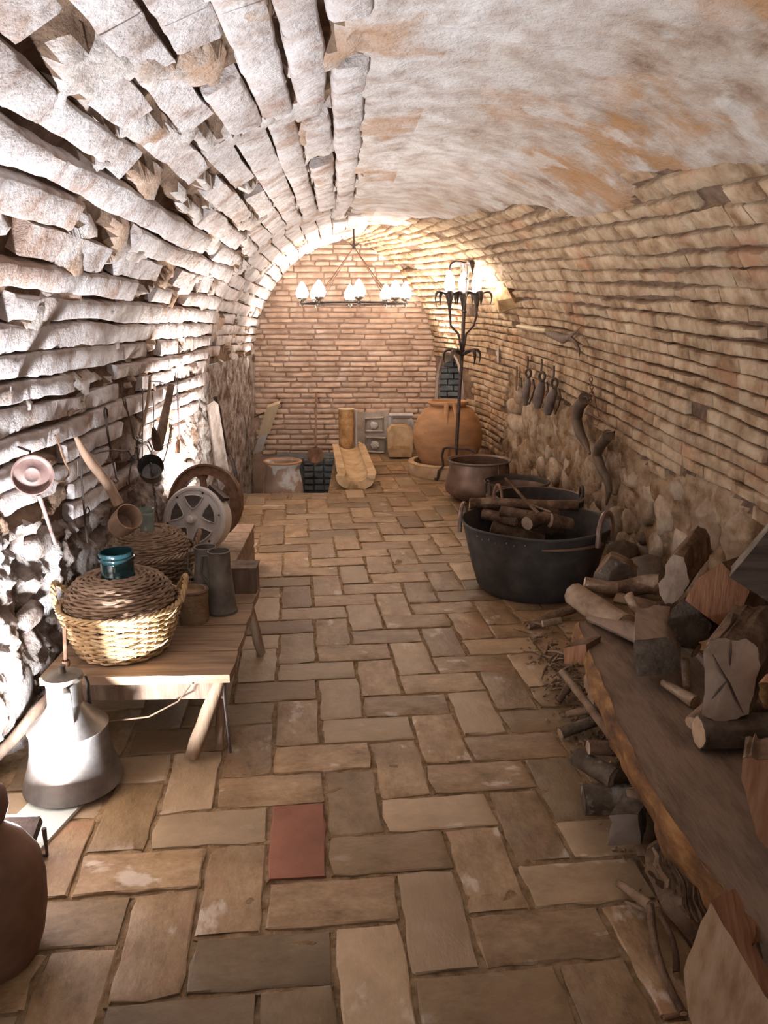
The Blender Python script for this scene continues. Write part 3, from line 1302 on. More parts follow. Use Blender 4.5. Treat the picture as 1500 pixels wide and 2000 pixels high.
def basket(loc, rb, rr_, h, material, label, seed, handles, rows=17):
    t = thing('wicker_basket', label, 'basket', loc)
    prof = lambda f: (rb + (rr_ - rb) * (f ** .8), .008 + h * f)
    o = weave_rows(prof, rows, 30, .0055, .0056, seed).build('weave', material, t)
    tag(o, kind='stuff')
    o = stake_set(prof, 30, .004).build('stakes', M['wicker_dark'], t)
    tag(o, kind='stuff')
    mb = MB()
    for j in range(3):     # plaited rim
        pts = []
        for k in range(90):
            a = 2 * PI * k / 90
            q = a * 16 + j * 2.09
            pts.append(((rr_ + .007 * math.cos(q)) * math.cos(a), (rr_ + .007 * math.cos(q)) * math.sin(a), h + .012 + .007 * math.sin(q)))
        mb.tube(pts, .0052, 5, closed=True)
    mb.build('rim', material, t)
    mb = MB()
    mb.lathe([(rb, .004), (rb, .012), (.001, .014)], 30)
    mb.build('base', M['wicker_dark'], t)
    for ang in handles:
        mb = MB()
        for j in range(3):
            pts = []
            for k in range(30):
                f = k / 29
                al = (f - .5) * .62
                q = f * 22 + j * 2.09
                zz = h + .005 + .075 * math.sin(PI * f) + .006 * math.sin(q)
                rad = rr_ + .004 + .018 * math.sin(PI * f) + .006 * math.cos(q)
                pts.append((rad * math.cos(R(ang) + al), rad * math.sin(R(ang) + al), zz))
            mb.tube(pts, .006, 5)
        mb.build('handle', material, t)
    return t


def loose_ends(t, h, rr_, seed, material, n=9):
    r = random.Random(seed)
    mb = MB()
    for k in range(n):
        a = r.uniform(0, 6.28)
        p = Vector((rr_ * math.cos(a), rr_ * math.sin(a), h * r.uniform(.3, 1)))
        d = Vector((math.cos(a + 1), math.sin(a + 1), r.uniform(-.3, .8)))
        mb = MB()
        mb.tube([p, p + d * .03, p + d * .05 + Vector((0, 0, .01))], [.003, .003, .0015], 5)
        mb.build('loose_strand', material, t)


B1 = (-.868, 2.66, TZ)
t = basket(B1, .150, .212, .175, M['wicker'], 'pale yellow wicker basket on front of the bench, lit by the lamp', 3, (18, 178))
loose_ends(t, .17, .20, 4, M['wicker'])


def demijohn(loc, rad, z0, zt, neck_r, neck_h, glass, label, seed, material, rim=True):
    t = thing('demijohn', label, 'bottle', loc)
    prof = lambda f: (rad * math.cos(f * PI / 2 * .86) ** .8 + neck_r * f * .3, z0 + (zt - z0) * math.sin(f * PI / 2) ** 1.1)
    o = weave_rows(prof, 15, 30, .004, .0062, seed).build('wicker_cover', material, t)
    tag(o, kind='stuff')
    mb = MB()
    pr = [(rad * .72, .016), (rad * .80, .05), (rad * .86, z0 - .06), (rad * .97, z0 - .012)]
    for q in range(9):
        a, b = prof(q / 8)
        pr.append((max(a - .006, neck_r * .9), b - .003))
    mb.lathe(pr, 36, caps=(True, True))
    mb.build('body', M['wicker_dark'], t)
    mb = MB()
    z = zt - .01
    k = neck_r
    mb.lathe([(k * 1.12, z), (k, z + .012), (k, z + neck_h * .62), (k * 1.02, z + neck_h * .66), (k * 1.10, z + neck_h * .72), (k * 1.10, z + neck_h * .80), (k * 1.02, z + neck_h * .84),
              (k * 1.06, z + neck_h * .9), (k * 1.06, z + neck_h), (k * .94, z + neck_h), (k * .90, z + neck_h * .8), (k * .88, z + neck_h * .3), (k * .4, z + neck_h * .25)], 40, caps=(False, True))
    mb.build('neck', glass, t)
    return t


demijohn((B1[0] - .005, B1[1] + .012, TZ), .185, .185, .285, .058, .098, M['teal'], 'squat demijohn in woven wicker with wide teal glass neck, in pale basket', 11, M['wicker_dark'])
B2 = (-.915, 3.24, TZ)
t = basket(B2, .145, .195, .20, M['wicker_dark'], 'dark brown wicker basket behind the pale one, under the wooden dipper', 8, (12,), rows=18)
demijohn((B2[0], B2[1], TZ), .168, .205, .30, .030, .105, M['greenglass'], 'demijohn in dark wicker with narrow green glass neck, standing in dark basket', 17, M['wicker_dark'])

# rough brown cylinder, two conical measures
t = thing('cork_cylinder', 'rough brown cylindrical pot between the pale basket and tin measures', 'pot', (-.668, 2.93, TZ))
mb = MB()
mb.lathe([(.058, 0), (.062, .02), (.060, .07), (.063, .11), (.060, .135), (.05, .137), (.048, .12)], 30, wob=.05, caps=(True, True))
mb.build('body', M['rubble'], t)
mb = MB()
mb.tube(ring_pts((0, 0, .132), .058, (1, 0, 0), (0, 1, 0), 26), .006, 6, closed=True)
mb.build('rim', M['rope'], t)
for (loc, h, lab) in (((-.575, 3.03, TZ), .262, 'grey tin conical measure nearest to the right edge of the bench'), ((-.648, 3.115, TZ), .255, 'darker tin conical measure, half hidden behind the front one')):
    t = thing('tin_measure', lab, 'jug', loc)
    mb = MB()
    mb.lathe([(.066, 0), (.066, .012), (.062, .016), (.047, h * .70), (.045, h * .72), (.045, h), (.042, h), (.042, h * .7), (.05, .03), (.001, .02)], 36, caps=(True, False))
    mb.build('body', M['tin_dark'], t)
    mb = MB()
    mb.tube(ring_pts((0, 0, h), .044, (1, 0, 0), (0, 1, 0), 30), .0035, 6, closed=True)
    mb.build('rim', M['tin_dark'], t)
    mb = MB()
    mb.tube([(-.045, .02, h * .9), (-.075, .03, h * .88), (-.085, .03, h * .6), (-.055, .02, h * .45)], .005, 6)
    mb.build('handle', M['tin_dark'], t)

# wooden dipper
hb = P(232, 985, Y=3.02)
ht = onwall(148, 852, 'L', .07)
t = thing('wooden_dipper', 'large wooden dipper, long handle and round cup, leaning above dark basket', 'ladle', hb)
mb = MB()
d = ht - hb
mb.tube([d * k / 10 + Vector((0, 0, .012 * math.sin(k * .6))) for k in range(11)], [.021, .020, .020, .019, .019, .020, .020, .019, .017, .014, .008], 10)
mb.build('handle', M['ladle'], t)
ax = Euler((R(28), R(52), R(-10))).to_matrix()
mb = MB()
mb2 = MB()
mb2.lathe([(.032, -.07), (.046, -.062), (.053, -.02), (.054, .045), (.050, .046), (.047, .02), (.044, -.04), (.001, -.05)], 32)
cc = P(244, 1017, Y=3.0) - hb
o = mb2.build('cup', M['ladle'], t)
o.location = cc
o.rotation_euler = Euler((R(35), R(48), 0))

# ------------------------------------------------------------------ iron wheel with aluminium fan casing
wc = P(402, 981, Y=4.32)
t = thing('fan_wheel_machine', 'aluminium fan casing with grilles in front of a large brown iron wheel', 'machine', (wc.x, wc.y, .266))
wz = wc.z - .266
rotw = Euler((R(-14), 0, R(-14))).to_matrix()


def disc_pts(r, y, n=60, ph=0):
    return [rotw @ Vector((r * math.cos(2 * PI * k / n + ph), y, r * math.sin(2 * PI * k / n + ph))) for k in range(n)]


def ringband(mb, r0, r1, y0, y1, n=60):
    """flat annulus with thickness"""
    a, b, c, d = disc_pts(r0, y0, n), disc_pts(r1, y0, n), disc_pts(r1, y1, n), disc_pts(r0, y1, n)
    vs = a + b + c + d
    fs = []
    for k in range(n):
        l = (k + 1) % n
        for (p, q) in ((0, 1), (1, 2), (2, 3), (3, 0)):
            fs.append((p * n + k, p * n + l, q * n + l, q * n + k))
    mb.add(vs, fs)


def place(o, off):
    o.location = off
    return o


woff = Vector((0, 0, wz))
mb = MB()
ringband(mb, .155, .216, -.018, .018)
ringband(mb, .208, .219, -.030, .030)
o = place(mb.build('wheel_rim', M['rust'], t), woff)
fix_normals(o)
for k in range(5):
    a = 2 * PI * k / 5 + .5
    mb = MB()
    e1, e2 = Vector((math.cos(a), 0, math.sin(a))), Vector((-math.sin(a), 0, math.cos(a)))
    poly = [e1 * .02 + e2 * .03, e1 * .07 + e2 * .018, e1 * .13 + e2 * .016, e1 * .17 + e2 * .05, e1 * .17 - e2 * .05, e1 * .13 - e2 * .016, e1 * .07 - e2 * .018, e1 * .02 - e2 * .03]
    mb.prism([rotw @ (p + Vector((0, -.01, 0))) for p in poly], rotw @ Vector((0, .02, 0)))
    o = place(mb.build('spoke', M['rust'], t, smooth=False), woff)
    fix_normals(o)
cc = P(377, 1014, Y=4.08)
coff = Vector((cc.x - wc.x, cc.y - wc.y, cc.z - .266))
mb = MB()
mb.add([], [])
# casing drum
prf = [(.001, .12), (.17, .12), (.176, .115), (.178, .03), (.183, .025), (.183, .015), (.172, .005), (.160, .004), (.155, .012), (.148, .012), (.145, .006), (.05, .0), (.001, -.004)]
vs = []
n = 60
for r_, y_ in prf:
    vs += disc_pts(r_, y_, n)
fs = []
for i in range(len(prf) - 1):
    for k in range(n):
        l = (k + 1) % n
        fs.append((i * n + k, (i + 1) * n + k, (i + 1) * n + l, i * n + l))
mb.add(vs, fs)
o = place(mb.build('casing', M['alu'], t, angle=25), coff)
fix_normals(o)
for k in range(5):
    a0 = 2 * PI * k / 5 + .32
    poly = []
    for q in range(9):
        a = a0 - .44 + .88 * q / 8
        poly.append((.132, a))
    poly += [(.085, a0 + .36), (.058, a0 + .12), (.058, a0 - .12), (.085, a0 - .36)]
    P3 = [rotw @ Vector((r_ * math.cos(a), -.007, r_ * math.sin(a))) for r_, a in poly]
    mb = MB()
    mb.prism(P3, rotw @ Vector((0, .006, 0)))
    o = place(mb.build('grille', M['mesh'], t, smooth=False), coff)
    fix_normals(o)
    mb = MB()
    mb.tube([rotw @ Vector((r_ * math.cos(a), -.009, r_ * math.sin(a))) for r_, a in poly], .0045, 6, closed=True)
    place(mb.build('grille_frame', M['alu'], t), coff)
mb = MB()
mb.tube([rotw @ Vector((0, .02, 0)), rotw @ Vector((0, -.05, -.002)), rotw @ Vector((0, -.055, -.002))], [.026, .022, .016], 20)
place(mb.build('hub', M['alu'], t), coff)
mb = MB()
mb.tube([rotw @ Vector((0, .1, 0)), rotw @ Vector((.03, .35, .0))], .012, 10)
place(mb.build('axle', M['rust'], t), coff)
mb = MB()      # outlet box on top of the casing
q = Euler((0, R(38), 0)).to_matrix()
mb.box(rotw @ Vector((.115, .06, .150)), (.11, .085, .02), rotw @ q)
place(mb.build('outlet', M['iron'], t, smooth=False), coff)
for k in range(6):
    a = 2 * PI * k / 6 + .2
    mb = MB()
    p = rotw @ Vector((.152 * math.cos(a), .004, .152 * math.sin(a)))
    mb.tube([p, p + rotw @ Vector((0, -.008, 0))], .005, 8)
    place(mb.build('rivet', M['iron'], t), coff)

# ------------------------------------------------------------------ things hanging on the left wall
def nailed(name, label, cat, x, y, side='L', off=.05, group=None):
    b = onwall(x, y, side, off)
    t = thing(name, label, cat, b, group=group)
    return t, b


# round pan
c0 = onwall(63, 928, 'L', .10)
t = thing('round_pan', 'round pinkish copper pan hanging from left wall near the photo edge', 'pan', c0)
mb = MB()
mb.lathe([(.001, -.012), (.055, -.012), (.064, .004), (.066, .008), (.062, .008), (.054, -.004), (.028, -.005), (.026, -.0035), (.022, -.0035), (.02, -.005), (.001, -.005)], 44)
o = mb.build('bowl', M['pinkrust'], t)
o.rotation_euler = Vector((.55, -.83, .12)).to_track_quat('Z', 'Y').to_euler()
a, b = onwall(75, 965, 'L', .09) - c0, onwall(108, 1062, 'L', .06) - c0
mb = MB()
mb.tube([a, a + (b - a) * .3 + Vector((0, 0, .004)), a + (b - a) * .7, b], [.008, .007, .006, .007], 8)
mb.build('handle', M['pinkrust'], t)
mb = MB()
e = onwall(60, 893, 'L', .08) - c0
mb.tube([e + Vector((0, 0, -.006)), e + Vector((0, 0, .02)), e + Vector((-.05, .03, .03))], .004, 6)
mb.build('hook', M['iron'], t)

# triple hook rack
t, b = nailed('triple_meat_hook', 'black iron hanging hook with cross bar and curled hooks, above dipper', 'hook', 217, 880)
wtube('stem', [(205, 800), (207, 820), (211, 850), (217, 880)], .005, M['iron'], t, base=b)
wtube('eye', [(205, 796), (209, 800), (210, 812), (206, 820), (203, 812), (203, 802), (205, 796)], .0035, M['iron'], t, base=b)
wtube('cross_bar', [(183, 886), (200, 882), (217, 879), (235, 880), (250, 880), (256, 892)], .004, M['iron'], t, base=b)
for pts in ([(217, 880), (216, 892), (221, 897), (219, 903)], [(219, 896), (223, 915), (227, 934), (231, 939), (226, 944), (221, 939)], [(257, 893), (262, 896), (259, 903), (254, 895)], [(258, 900), (254, 918), (252, 935), (253, 945), (248, 948), (247, 941)]):
    wtube('hook', pts, .0035, M['iron'], t, base=b)

# tongs
t, b = nailed('iron_tongs', 'pair of thin iron tongs hanging right of the triple hook', 'tongs', 243, 790)
wtube('arm', [(240, 778), (243, 792), (250, 805), (255, 830), (260, 855), (273, 861), (288, 870), (296, 885), (296, 902)], .004, M['rust'], t, base=b)
wtube('arm', [(244, 778), (248, 800), (251, 812), (257, 835), (262, 857), (275, 858), (290, 862), (297, 876), (298, 892)], .004, M['can'], t, base=b, off=.065)
wtube('hook', [(240, 748), (238, 765), (240, 780), (246, 782)], .004, M['iron'], t, base=b)

# long flat steel
t, b = nailed('flat_steel_strip', 'long grey steel strip hanging beside a brown wooden slat', 'strip', 279, 765)
wtube('strip', [(278, 762), (279, 800), (279, 830), (278, 862), (278, 900)], .007, M['can'], t, base=b, off=.09, flat=.3)
wtube('hook', [(272, 760), (277, 757), (281, 764), (278, 770)], .003, M['iron'], t, base=b, off=.09)
t, b = nailed('wooden_bar', 'short brown wooden bar hanging on left wall behind the steel strip', 'slat', 292, 740)
wtube('slat', [(293, 735), (292, 760), (288, 790), (281, 820), (272, 850)], [.014, .018, .018, .016, .012], M['ladle'], t, base=b, off=.06, flat=.4)
wtube('nail', [(300, 728), (293, 736)], .004, M['iron'], t, base=b, off=.06)

# wooden scythe block with curved handle
t, b = nailed('wooden_clamp', 'dark L-shaped wooden clamp hanging left of the cord on left wall', 'tool', 330, 752)
wtube('shaft', [(334, 752), (329, 780), (322, 810), (316, 840), (310, 878)], [.022, .022, .024, .028, .022], M['oldwood'], t, base=b, off=.09, flat=.6)
wtube('jaw', [(300, 836), (304, 856), (308, 878)], [.010, .024, .022], M['oldwood'], t, base=b, off=.09, flat=.6)
wtube('hook', [(294, 745), (312, 746), (332, 752)], .0035, M['iron'], t, base=b, off=.09)
wtube('peg', [(326, 816), (339, 822)], .004, M['iron'], t, base=b, off=.09)
wtube('bar', [(335, 830), (331, 852), (326, 880), (318, 905)], .004, M['iron'], t, base=b, off=.09)
wtube('wire', [(296, 760), (300, 790), (301, 825), (300, 845)], .002, M['iron'], t, base=b, off=.09)

# steel scoop
c0 = onwall(296, 918, 'L', .12)
t = thing('steel_scoop', 'round open steel scoop hanging above the green glass neck', 'scoop', c0)
mb = MB()
mb.lathe([(.060, -.045), (.064, -.02), (.066, .055), (.063, .056), (.060, -.01), (.050, -.04), (.001, -.045)], 36)
o = mb.build('cup', M['can'], t)
o.rotation_euler = Vector((.15, -.75, .45)).to_track_quat('Z', 'Y').to_euler()
mb = MB()
mb.tube([Vector((0, 0, .05)), onwall(297, 880, 'L', .10) - c0], .005, 6)
mb.build('handle', M['can'], t)


def chain(name, label, pxs, side, off, n, lr, wr, material, group=None):
    pts = [onwall(a, b, side, off) for a, b in pxs]
    t = thing(name, label, 'chain', pts[0], group=group)
    L = [0]
    for a, b in zip(pts, pts[1:]):
        L.append(L[-1] + (b - a).length)
    mb = None
    for k in range(n):
        f = (k + .5) / n * L[-1]
        j = 0
        while j < len(L) - 2 and L[j + 1] < f:
            j += 1
        q = pts[j] + (pts[j + 1] - pts[j]) * ((f - L[j]) / (L[j + 1] - L[j]))
        d = (pts[j + 1] - pts[j]).normalized()
        sd = d.cross(Vector((1, 0, 0)) if k % 2 else Vector((.7, .7, 0))).normalized()
        half = L[-1] / n * .68
        m_ = MB()
        m_.tube([d * half * math.cos(2 * PI * i / 10) + sd * lr * math.sin(2 * PI * i / 10) for i in range(10)], wr, 5, closed=True)
        o = m_.build('link', material, t)
        o.location = q - pts[0]
    return t


chain('iron_chain', 'thin iron chain hanging from the scoop towards the green glass neck', [(294, 905), (298, 940), (303, 970), (305, 1000), (310, 1020)], 'L', .12, 16, .009, .0028, M['can'])
chain('iron_chain', 'short iron chain hanging left of the scoop', [(268, 855), (268, 880), (272, 905)], 'L', .07, 8, .008, .0026, M['iron'])
t, b = nailed('long_wire_hook', 'long double wire with a small wooden bob hanging at the whitest wall', 'hook', 346, 730)
wtube('wire', [(342, 728), (345, 760), (347, 800), (348, 860)], .003, M['iron'], t, base=b, off=.04)
wtube('wire', [(347, 728), (347, 765), (349, 800), (350, 860)], .003, M['iron'], t, base=b, off=.04)
wtube('bob', [(349, 858), (348, 868), (347, 886)], [.009, .018, .018], M['rust'], t, base=b, off=.05)
t, b = nailed('sickle_hook', 'thin iron hook with a curled branch, right of the round pan', 'hook', 118, 868)
wtube('stem', [(108, 850), (116, 870), (122, 890), (128, 905), (136, 918), (134, 930)], .004, M['rust'], t, base=b)
wtube('curl', [(134, 928), (124, 940), (110, 940), (100, 934)], .0035, M['rust'], t, base=b)
t, b = nailed('iron_poker', 'long thin iron poker hanging straight down, left of dipper cup', 'poker', 158, 890)
wtube('shaft', [(157, 885), (159, 930), (163, 980), (166, 1020), (171, 1060)], .004, M['iron'], t, base=b, off=.07)
wtube('ring', [(171, 990), (175, 997), (172, 1008), (167, 1003), (168, 993), (171, 990)], .003, M['iron'], t, base=b, off=.07)
wtube('hook', [(60, 872), (60, 885)], .004, M['iron'], t, base=b, off=.07) if False else None

# bar and plank leaning at the wall corner behind the wheel
bt, bb = onwall(420, 775, 'L', .07), Vector((-1.05, 6.35, 0))
t = thing('twisted_iron_bar', 'dark crooked timber bar leaning on wall behind the iron wheel', 'bar', bb)
mb = MB()
mid = [P(433, 835, Y=6.05), P(440, 872, Y=6.1), P(454, 900, Y=6.15), P(462, 935, Y=6.2)]
mb.tube([bt - bb] + [P(427, 800, Y=6.0) - bb] + [m_ - bb for m_ in mid] + [Vector((0, 0, 0))], [.025, .03, .026, .026, .022, .024, .024], 8, flat=.7)
mb.build('shaft', M['iron'], t)
bb = Vector((-1.10, 6.12, 0))
t = thing('grey_plank', 'split grey plank leaning on the wall left of the crooked timber', 'plank', bb)
mb = MB()
tp = onwall(408, 790, 'L', .09) - bb
w_ = Vector((.07, .05, 0))
mb.prism([Vector((-.03, 0, 0)), w_, tp + w_ * .7, tp + w_ * .35 + Vector((0, 0, .03)), tp - w_ * .2], (.015, -.025, 0), jit=.003, layers=2)
o = mb.build('board', mat('grey_weathered_wood', [(.09, .065, .05), (.15, .115, .095), (.20, .16, .135)], 3, .85, .8, .006, stretch=(9, 9, 1), bscale=14), t, smooth=False)
fix_normals(o)
# ------------------------------------------------------------------ back of the cellar
M['limestone'] = mat('tan_limestone', [(.34, .22, .12), (.50, .35, .20), (.60, .45, .29)], 7, .9, .8, .01, bscale=30, spec=.15)
M['rusty_stone'] = mat('rusty_stone', [(.22, .11, .045), (.42, .24, .10), (.54, .36, .19)], 14, .9, .9, .01, bscale=36, spec=.15)
M['greystone'] = mat('grey_stone', [(.27, .22, .18), (.38, .32, .27), (.46, .40, .35)], 8, .9, .6, .006, bscale=40, spec=.15)
M['whitestone'] = mat('white_stone', [(.44, .42, .40), (.56, .54, .52)], 8, .9, .4, .004, bscale=40)
M['jar'] = mat('orange_clay', [(.30, .15, .07), (.42, .225, .11), (.50, .29, .15)], 3.5, .75, .4, .005, bscale=24, stretch=(1, 1, 2.5),
               blotch=[((.30, .19, .11), 4, .55, .7, .5)], spec=.25)
M['clayring'] = mat('tan_clay', [(.38, .24, .13), (.50, .34, .20), (.58, .42, .27)], 6, .85, .5, .006, bscale=30)
M['limepot'] = mat('lime_stained_clay', [(.28, .19, .14), (.36, .26, .20), (.42, .33, .27)], 5, .85, .6, .006, bscale=30,
                   blotch=[((.58, .58, .58), 4.5, .50, .56, .9)])
M['creamwood'] = mat('cream_wood', [(.50, .38, .24), (.60, .48, .33)], 3, .8, .4, .004, stretch=(6, 6, 1), bscale=14)
M['bulb'] = mat('lit_bulb', [(1, .97, .93)], 1, .3, 0, emit=(1.0, .955, .90, 28))
M['bulb2'] = mat('lit_candle_bulb', [(1, .95, .88)], 1, .3, 0, emit=(1.0, .93, .84, 90))
M['brass'] = mat('dull_brass', [(.22, .17, .13), (.34, .28, .22)], 12, .4, .2, .001, metal=.7, bscale=60)

# clay pot in the pit
pc_ = P(552, 905, Y=7.75)
t = thing('clay_pot', 'clay pot with white lime stains, standing in the sunken pit', 'pot', (pc_.x, 7.75, -.58))
mb = MB()
mb.lathe([(.13, 0), (.16, .06), (.20, .25), (.205, .38), (.195, .50), (.172, .60), (.166, .64), (.182, .675), (.194, .70), (.192, .715), (.178, .712), (.160, .69), (.155, .62), (.18, .5), (.18, .4)], 48, wob=.02, caps=(True, True))
mb.build('body', M['limepot'], t)
mb = MB()
mb.tube(ring_pts((0, 0, .705), .187, (1, 0, 0), (0, 1, 0), 40), .013, 8, closed=True)
mb.build('rim', M['jar'], t)

# skimmer with the long handle
sb = P(616, 889, Y=8.30)
t = thing('long_skimmer', 'round iron skimmer with long upright handle, above the sunken pit', 'ladle', sb)
mb = MB()
mb.lathe([(.001, -.02), (.05, -.016), (.085, .0), (.09, .006), (.086, .007), (.05, -.008), (.001, -.012)], 32)
o = mb.build('bowl', M['rust'], t)
o.rotation_euler = Vector((.0, -1, .25)).to_track_quat('Z', 'Y').to_euler()
mb = MB()
mb.tube([P(616, 873, Y=8.30) - sb, P(617, 830, Y=8.5) - sb, P(617.5, 766, Y=8.93) - sb], [.010, .012, .013], 8, flat=.5)
mb.build('handle', M['rust'], t)
mb = MB()
mb.prism([P(611, 900, Y=8.3) - sb, P(621, 900, Y=8.3) - sb, P(616, 913, Y=8.3) - sb], (0, .012, 0))
mb.build('spout', M['rust'], t, smooth=False)

# stone channel lying on the floor
t = thing('stone_channel', 'tan stone gutter, half round channel with broken near end on floor', 'stone', (-.03, 7.0, 0))
mb = MB()
NS, NR = 14, 15
vs = []
for j in range(NS + 1):
    f = j / NS
    y = 1.28 * f
    cx = -.0 - .10 * f + (.02 if j else 0)
    cz = .12 + .10 * f
    r0, r1 = .105, .185 - .01 * f
    for i in range(NR):
        a = PI + PI * i / (NR - 1)
        q = 1 + .05 * noise.noise(Vector((i * .5, j * .7, 2)))
        yo = (.06 * noise.noise(Vector((i * .7, 3, 1))) - .05 * math.sin(PI * i / (NR - 1))) if j == 0 else 0
        vs.append((cx + r1 * q * math.cos(a), y + yo, max(.003 + f * .1, cz + r1 * .72 * q * math.sin(a))))
    for i in range(NR):
        a = 2 * PI - PI * i / (NR - 1)
        yo = (.04 * noise.noise(Vector((i * .7, 9, 1)))) if j == 0 else 0
        vs.append((cx + r0 * math.cos(a), y + yo, cz + r0 * .55 * math.sin(a)))
W = 2 * NR
fs = []
for j in range(NS):
    for k in range(W):
        l = (k + 1) % W
        fs.append((j * W + k, j * W + l, (j + 1) * W + l, (j + 1) * W + k))
for i in range(NR - 1):
    fs.append((i, i + 1, W - 2 - i, W - 1 - i))
    b = NS * W
    fs.append((b + i + 1, b + i, b + W - 1 - i, b + W - 2 - i))
mb.add(vs, fs)
o = mb.build('channel', M['limestone'], t, angle=50)
fix_normals(o)
mb = MB()
mb.box((-.10, 1.05, .055), (.24, .16, .10))
mb.build('support_block', M['greystone'], t, smooth=False)

# short column
cb = P(677, 874, Y=8.36)
t = thing('column_drum', 'rusty orange stone column piece standing at far end of gutter', 'column', (cb.x, cb.y, cb.z))
mb = MB()
hh = P(677, 800, Y=8.36).z - cb.z
mb.lathe([(.078, 0), (.084, .02), (.082, hh * .3), (.086, hh * .6), (.083, hh * .95), (.076, hh), (.001, hh + .002)], 28, wob=.05, caps=(True, False))
mb.build('shaft', M['rusty_stone'], t, angle=50)
mb = MB()
mb.lathe([(.088, hh), (.088, hh + .012), (.001, hh + .016)], 28)
mb.build('capping', M['creamwood'], t)
pb = P(695, 872, Y=8.45)
t = thing('white_pipe', 'thin white pipe upright behind the rusty column piece', 'pipe', (pb.x, pb.y, 0.0))
mb = MB()
mb.tube([(0, 0, 0), (0, 0, P(695, 802, Y=8.45).z)], .016, 12)
mb.build('tube', M['whitestone'], t)
mb = MB()
mb.tube([(0, 0, P(695, 806, Y=8.45).z), (0, 0, P(695, 800, Y=8.45).z)], .019, 12)
mb.build('collar', M['whitestone'], t)


def chunk(name, label, cat, pxs, Y, ext, fmat, smat=None, jit=.006, layers=2, seed=0, bev=True, face='split_face'):
    """irregular solid: outline at distance Y, real thickness ext; the near face is its own part"""
    pts = [P(a, b, Y=Y) if not isinstance(Y, (list, tuple)) else P(a, b, Y=yy_) for (a, b), yy_ in zip(pxs, Y if isinstance(Y, (list, tuple)) else [Y] * len(pxs))]
    c = sum(pts, Vector()) / len(pts)
    zmin = min(p.z for p in pts)
    base = Vector((c.x, c.y, zmin))
    # densify the outline for a rough edge
    r = random.Random(seed)
    dense = []
    for k in range(len(pts)):
        a, b = pts[k], pts[(k + 1) % len(pts)]
        for q in range(3):
            p = a + (b - a) * (q / 3)
            if q:
                p = p + Vector((r.uniform(-jit, jit), 0, r.uniform(-jit, jit))) * .6
            dense.append(p - base)
    mb = MB()
    mb.prism(dense, ext, jit=jit, layers=layers, seed=seed)
    o = mb.build(name, smat or fmat, None, loc=None, smooth=True, angle=35)
    o.location = base
    tag(o, label, cat)
    fix_normals(o)
    cdn = sum(dense, Vector()) / len(dense)
    e = Vector(ext).normalized()
    mb = MB()
    n = len(dense)
    rim = [cdn + (p - cdn) * .992 - e * .0015 for p in dense]
    mid = [cdn + (p - cdn) * .55 - e * (.004 + .006 * abs(noise.noise(p * 15))) for p in dense]
    vs = rim + mid + [cdn - e * .006]
    fs = [(k, (k + 1) % n, n + (k + 1) % n, n + k) for k in range(n)] + [(n + k, n + (k + 1) % n, 2 * n) for k in range(n)]
    mb.add(vs, fs)
    if smat is not None:
        f_ = mb.build(face, fmat, o, smooth=True, angle=60)
        fix_normals(f_)
    return o


# relief slab on the back wall
t = thing('relief_slab', 'grey stone slab with two worn square reliefs against back wall', 'slab', P(728, 886, Y=8.93))
bs0 = P(728, 886, Y=8.93)


def quad(pxs, Y):
    return [P(a, b, Y=Y) - bs0 for a, b in pxs]


mb = MB()
mb.prism(quad([(697, 886), (757, 886), (759, 802), (720, 806), (697, 804)], 8.93), (0, .06, 0), jit=.004, layers=1)
o = mb.build('slab', M['greystone'], t, smooth=False)
fix_normals(o)
for sq in ([(714, 842), (748, 842), (748, 816), (714, 818)], [(712, 882), (750, 884), (752, 856), (716, 854)]):
    p4 = quad(sq, 8.915)
    mb = MB()
    mb.tube([p4[0], p4[1], p4[2], p4[3]], .018, 4, closed=True)
    mb.build('frame', M['greystone'], t, smooth=False)
    cen = sum(p4, Vector()) / 4
    mb = MB()
    mb.lathe([(.052, 0), (.045, .02), (.02, .03), (.001, .03)], 7, wob=.5, seed=sq[0][1])
    q_ = mb.build('rosette', M['whitestone'], t, smooth=False)
    q_.location = cen
    q_.rotation_euler = (R(90), .4, 0)

chunk('stone_block', 'tan carved stone block standing on floor left of the great jar', 'stone', [(760, 893), (803, 893), (806, 880), (806, 842), (796, 834), (765, 833), (757, 845), (757, 880)], 8.55, (0, .26, 0), M['limestone'], M['limestone'], seed=3)
mb = MB()
q0 = P(783, 873, Y=8.535)
mb.prism([P(765, 871, Y=8.55) - q0, P(798, 871, Y=8.55) - q0, P(800, 876, Y=8.55) - q0, P(765, 876, Y=8.55) - q0], (0, -.015, 0))
so = mb.build('carved_band', M['rusty_stone'], bpy.data.objects['stone_block'], smooth=False)
so.location = q0 - bpy.data.objects['stone_block'].location
t = thing('white_stone_frame', 'grey white stone moulding behind the tan carved block', 'stone', P(785, 850, Y=8.9))
b0 = P(785, 850, Y=8.9)
mb = MB()
for a, b_ in (((760, 811), (806, 811)), ((763, 811), (763, 852)), ((800, 818), (816, 852))):
    mb.tube([P(*a, Y=8.92) - b0, P(*b_, Y=8.92) - b0], .028, 4)
mb.build('moulding', M['whitestone'], t, smooth=False)
mb = MB()
mb.prism([P(768, 850, Y=8.92) - b0, P(802, 850, Y=8.92) - b0, P(800, 818, Y=8.92) - b0, P(768, 818, Y=8.92) - b0], (0, .05, 0))
mb.build('infill', M['greystone'], t, smooth=False)
chunk('broken_tile', 'pale broken slab piece between the gutter and relief slab', 'stone', [(692, 886), (712, 883), (708, 870), (699, 864), (690, 866)], 8.6, (0.02, .05, 0), M['creamwood'], M['creamwood'], jit=.003, seed=5)

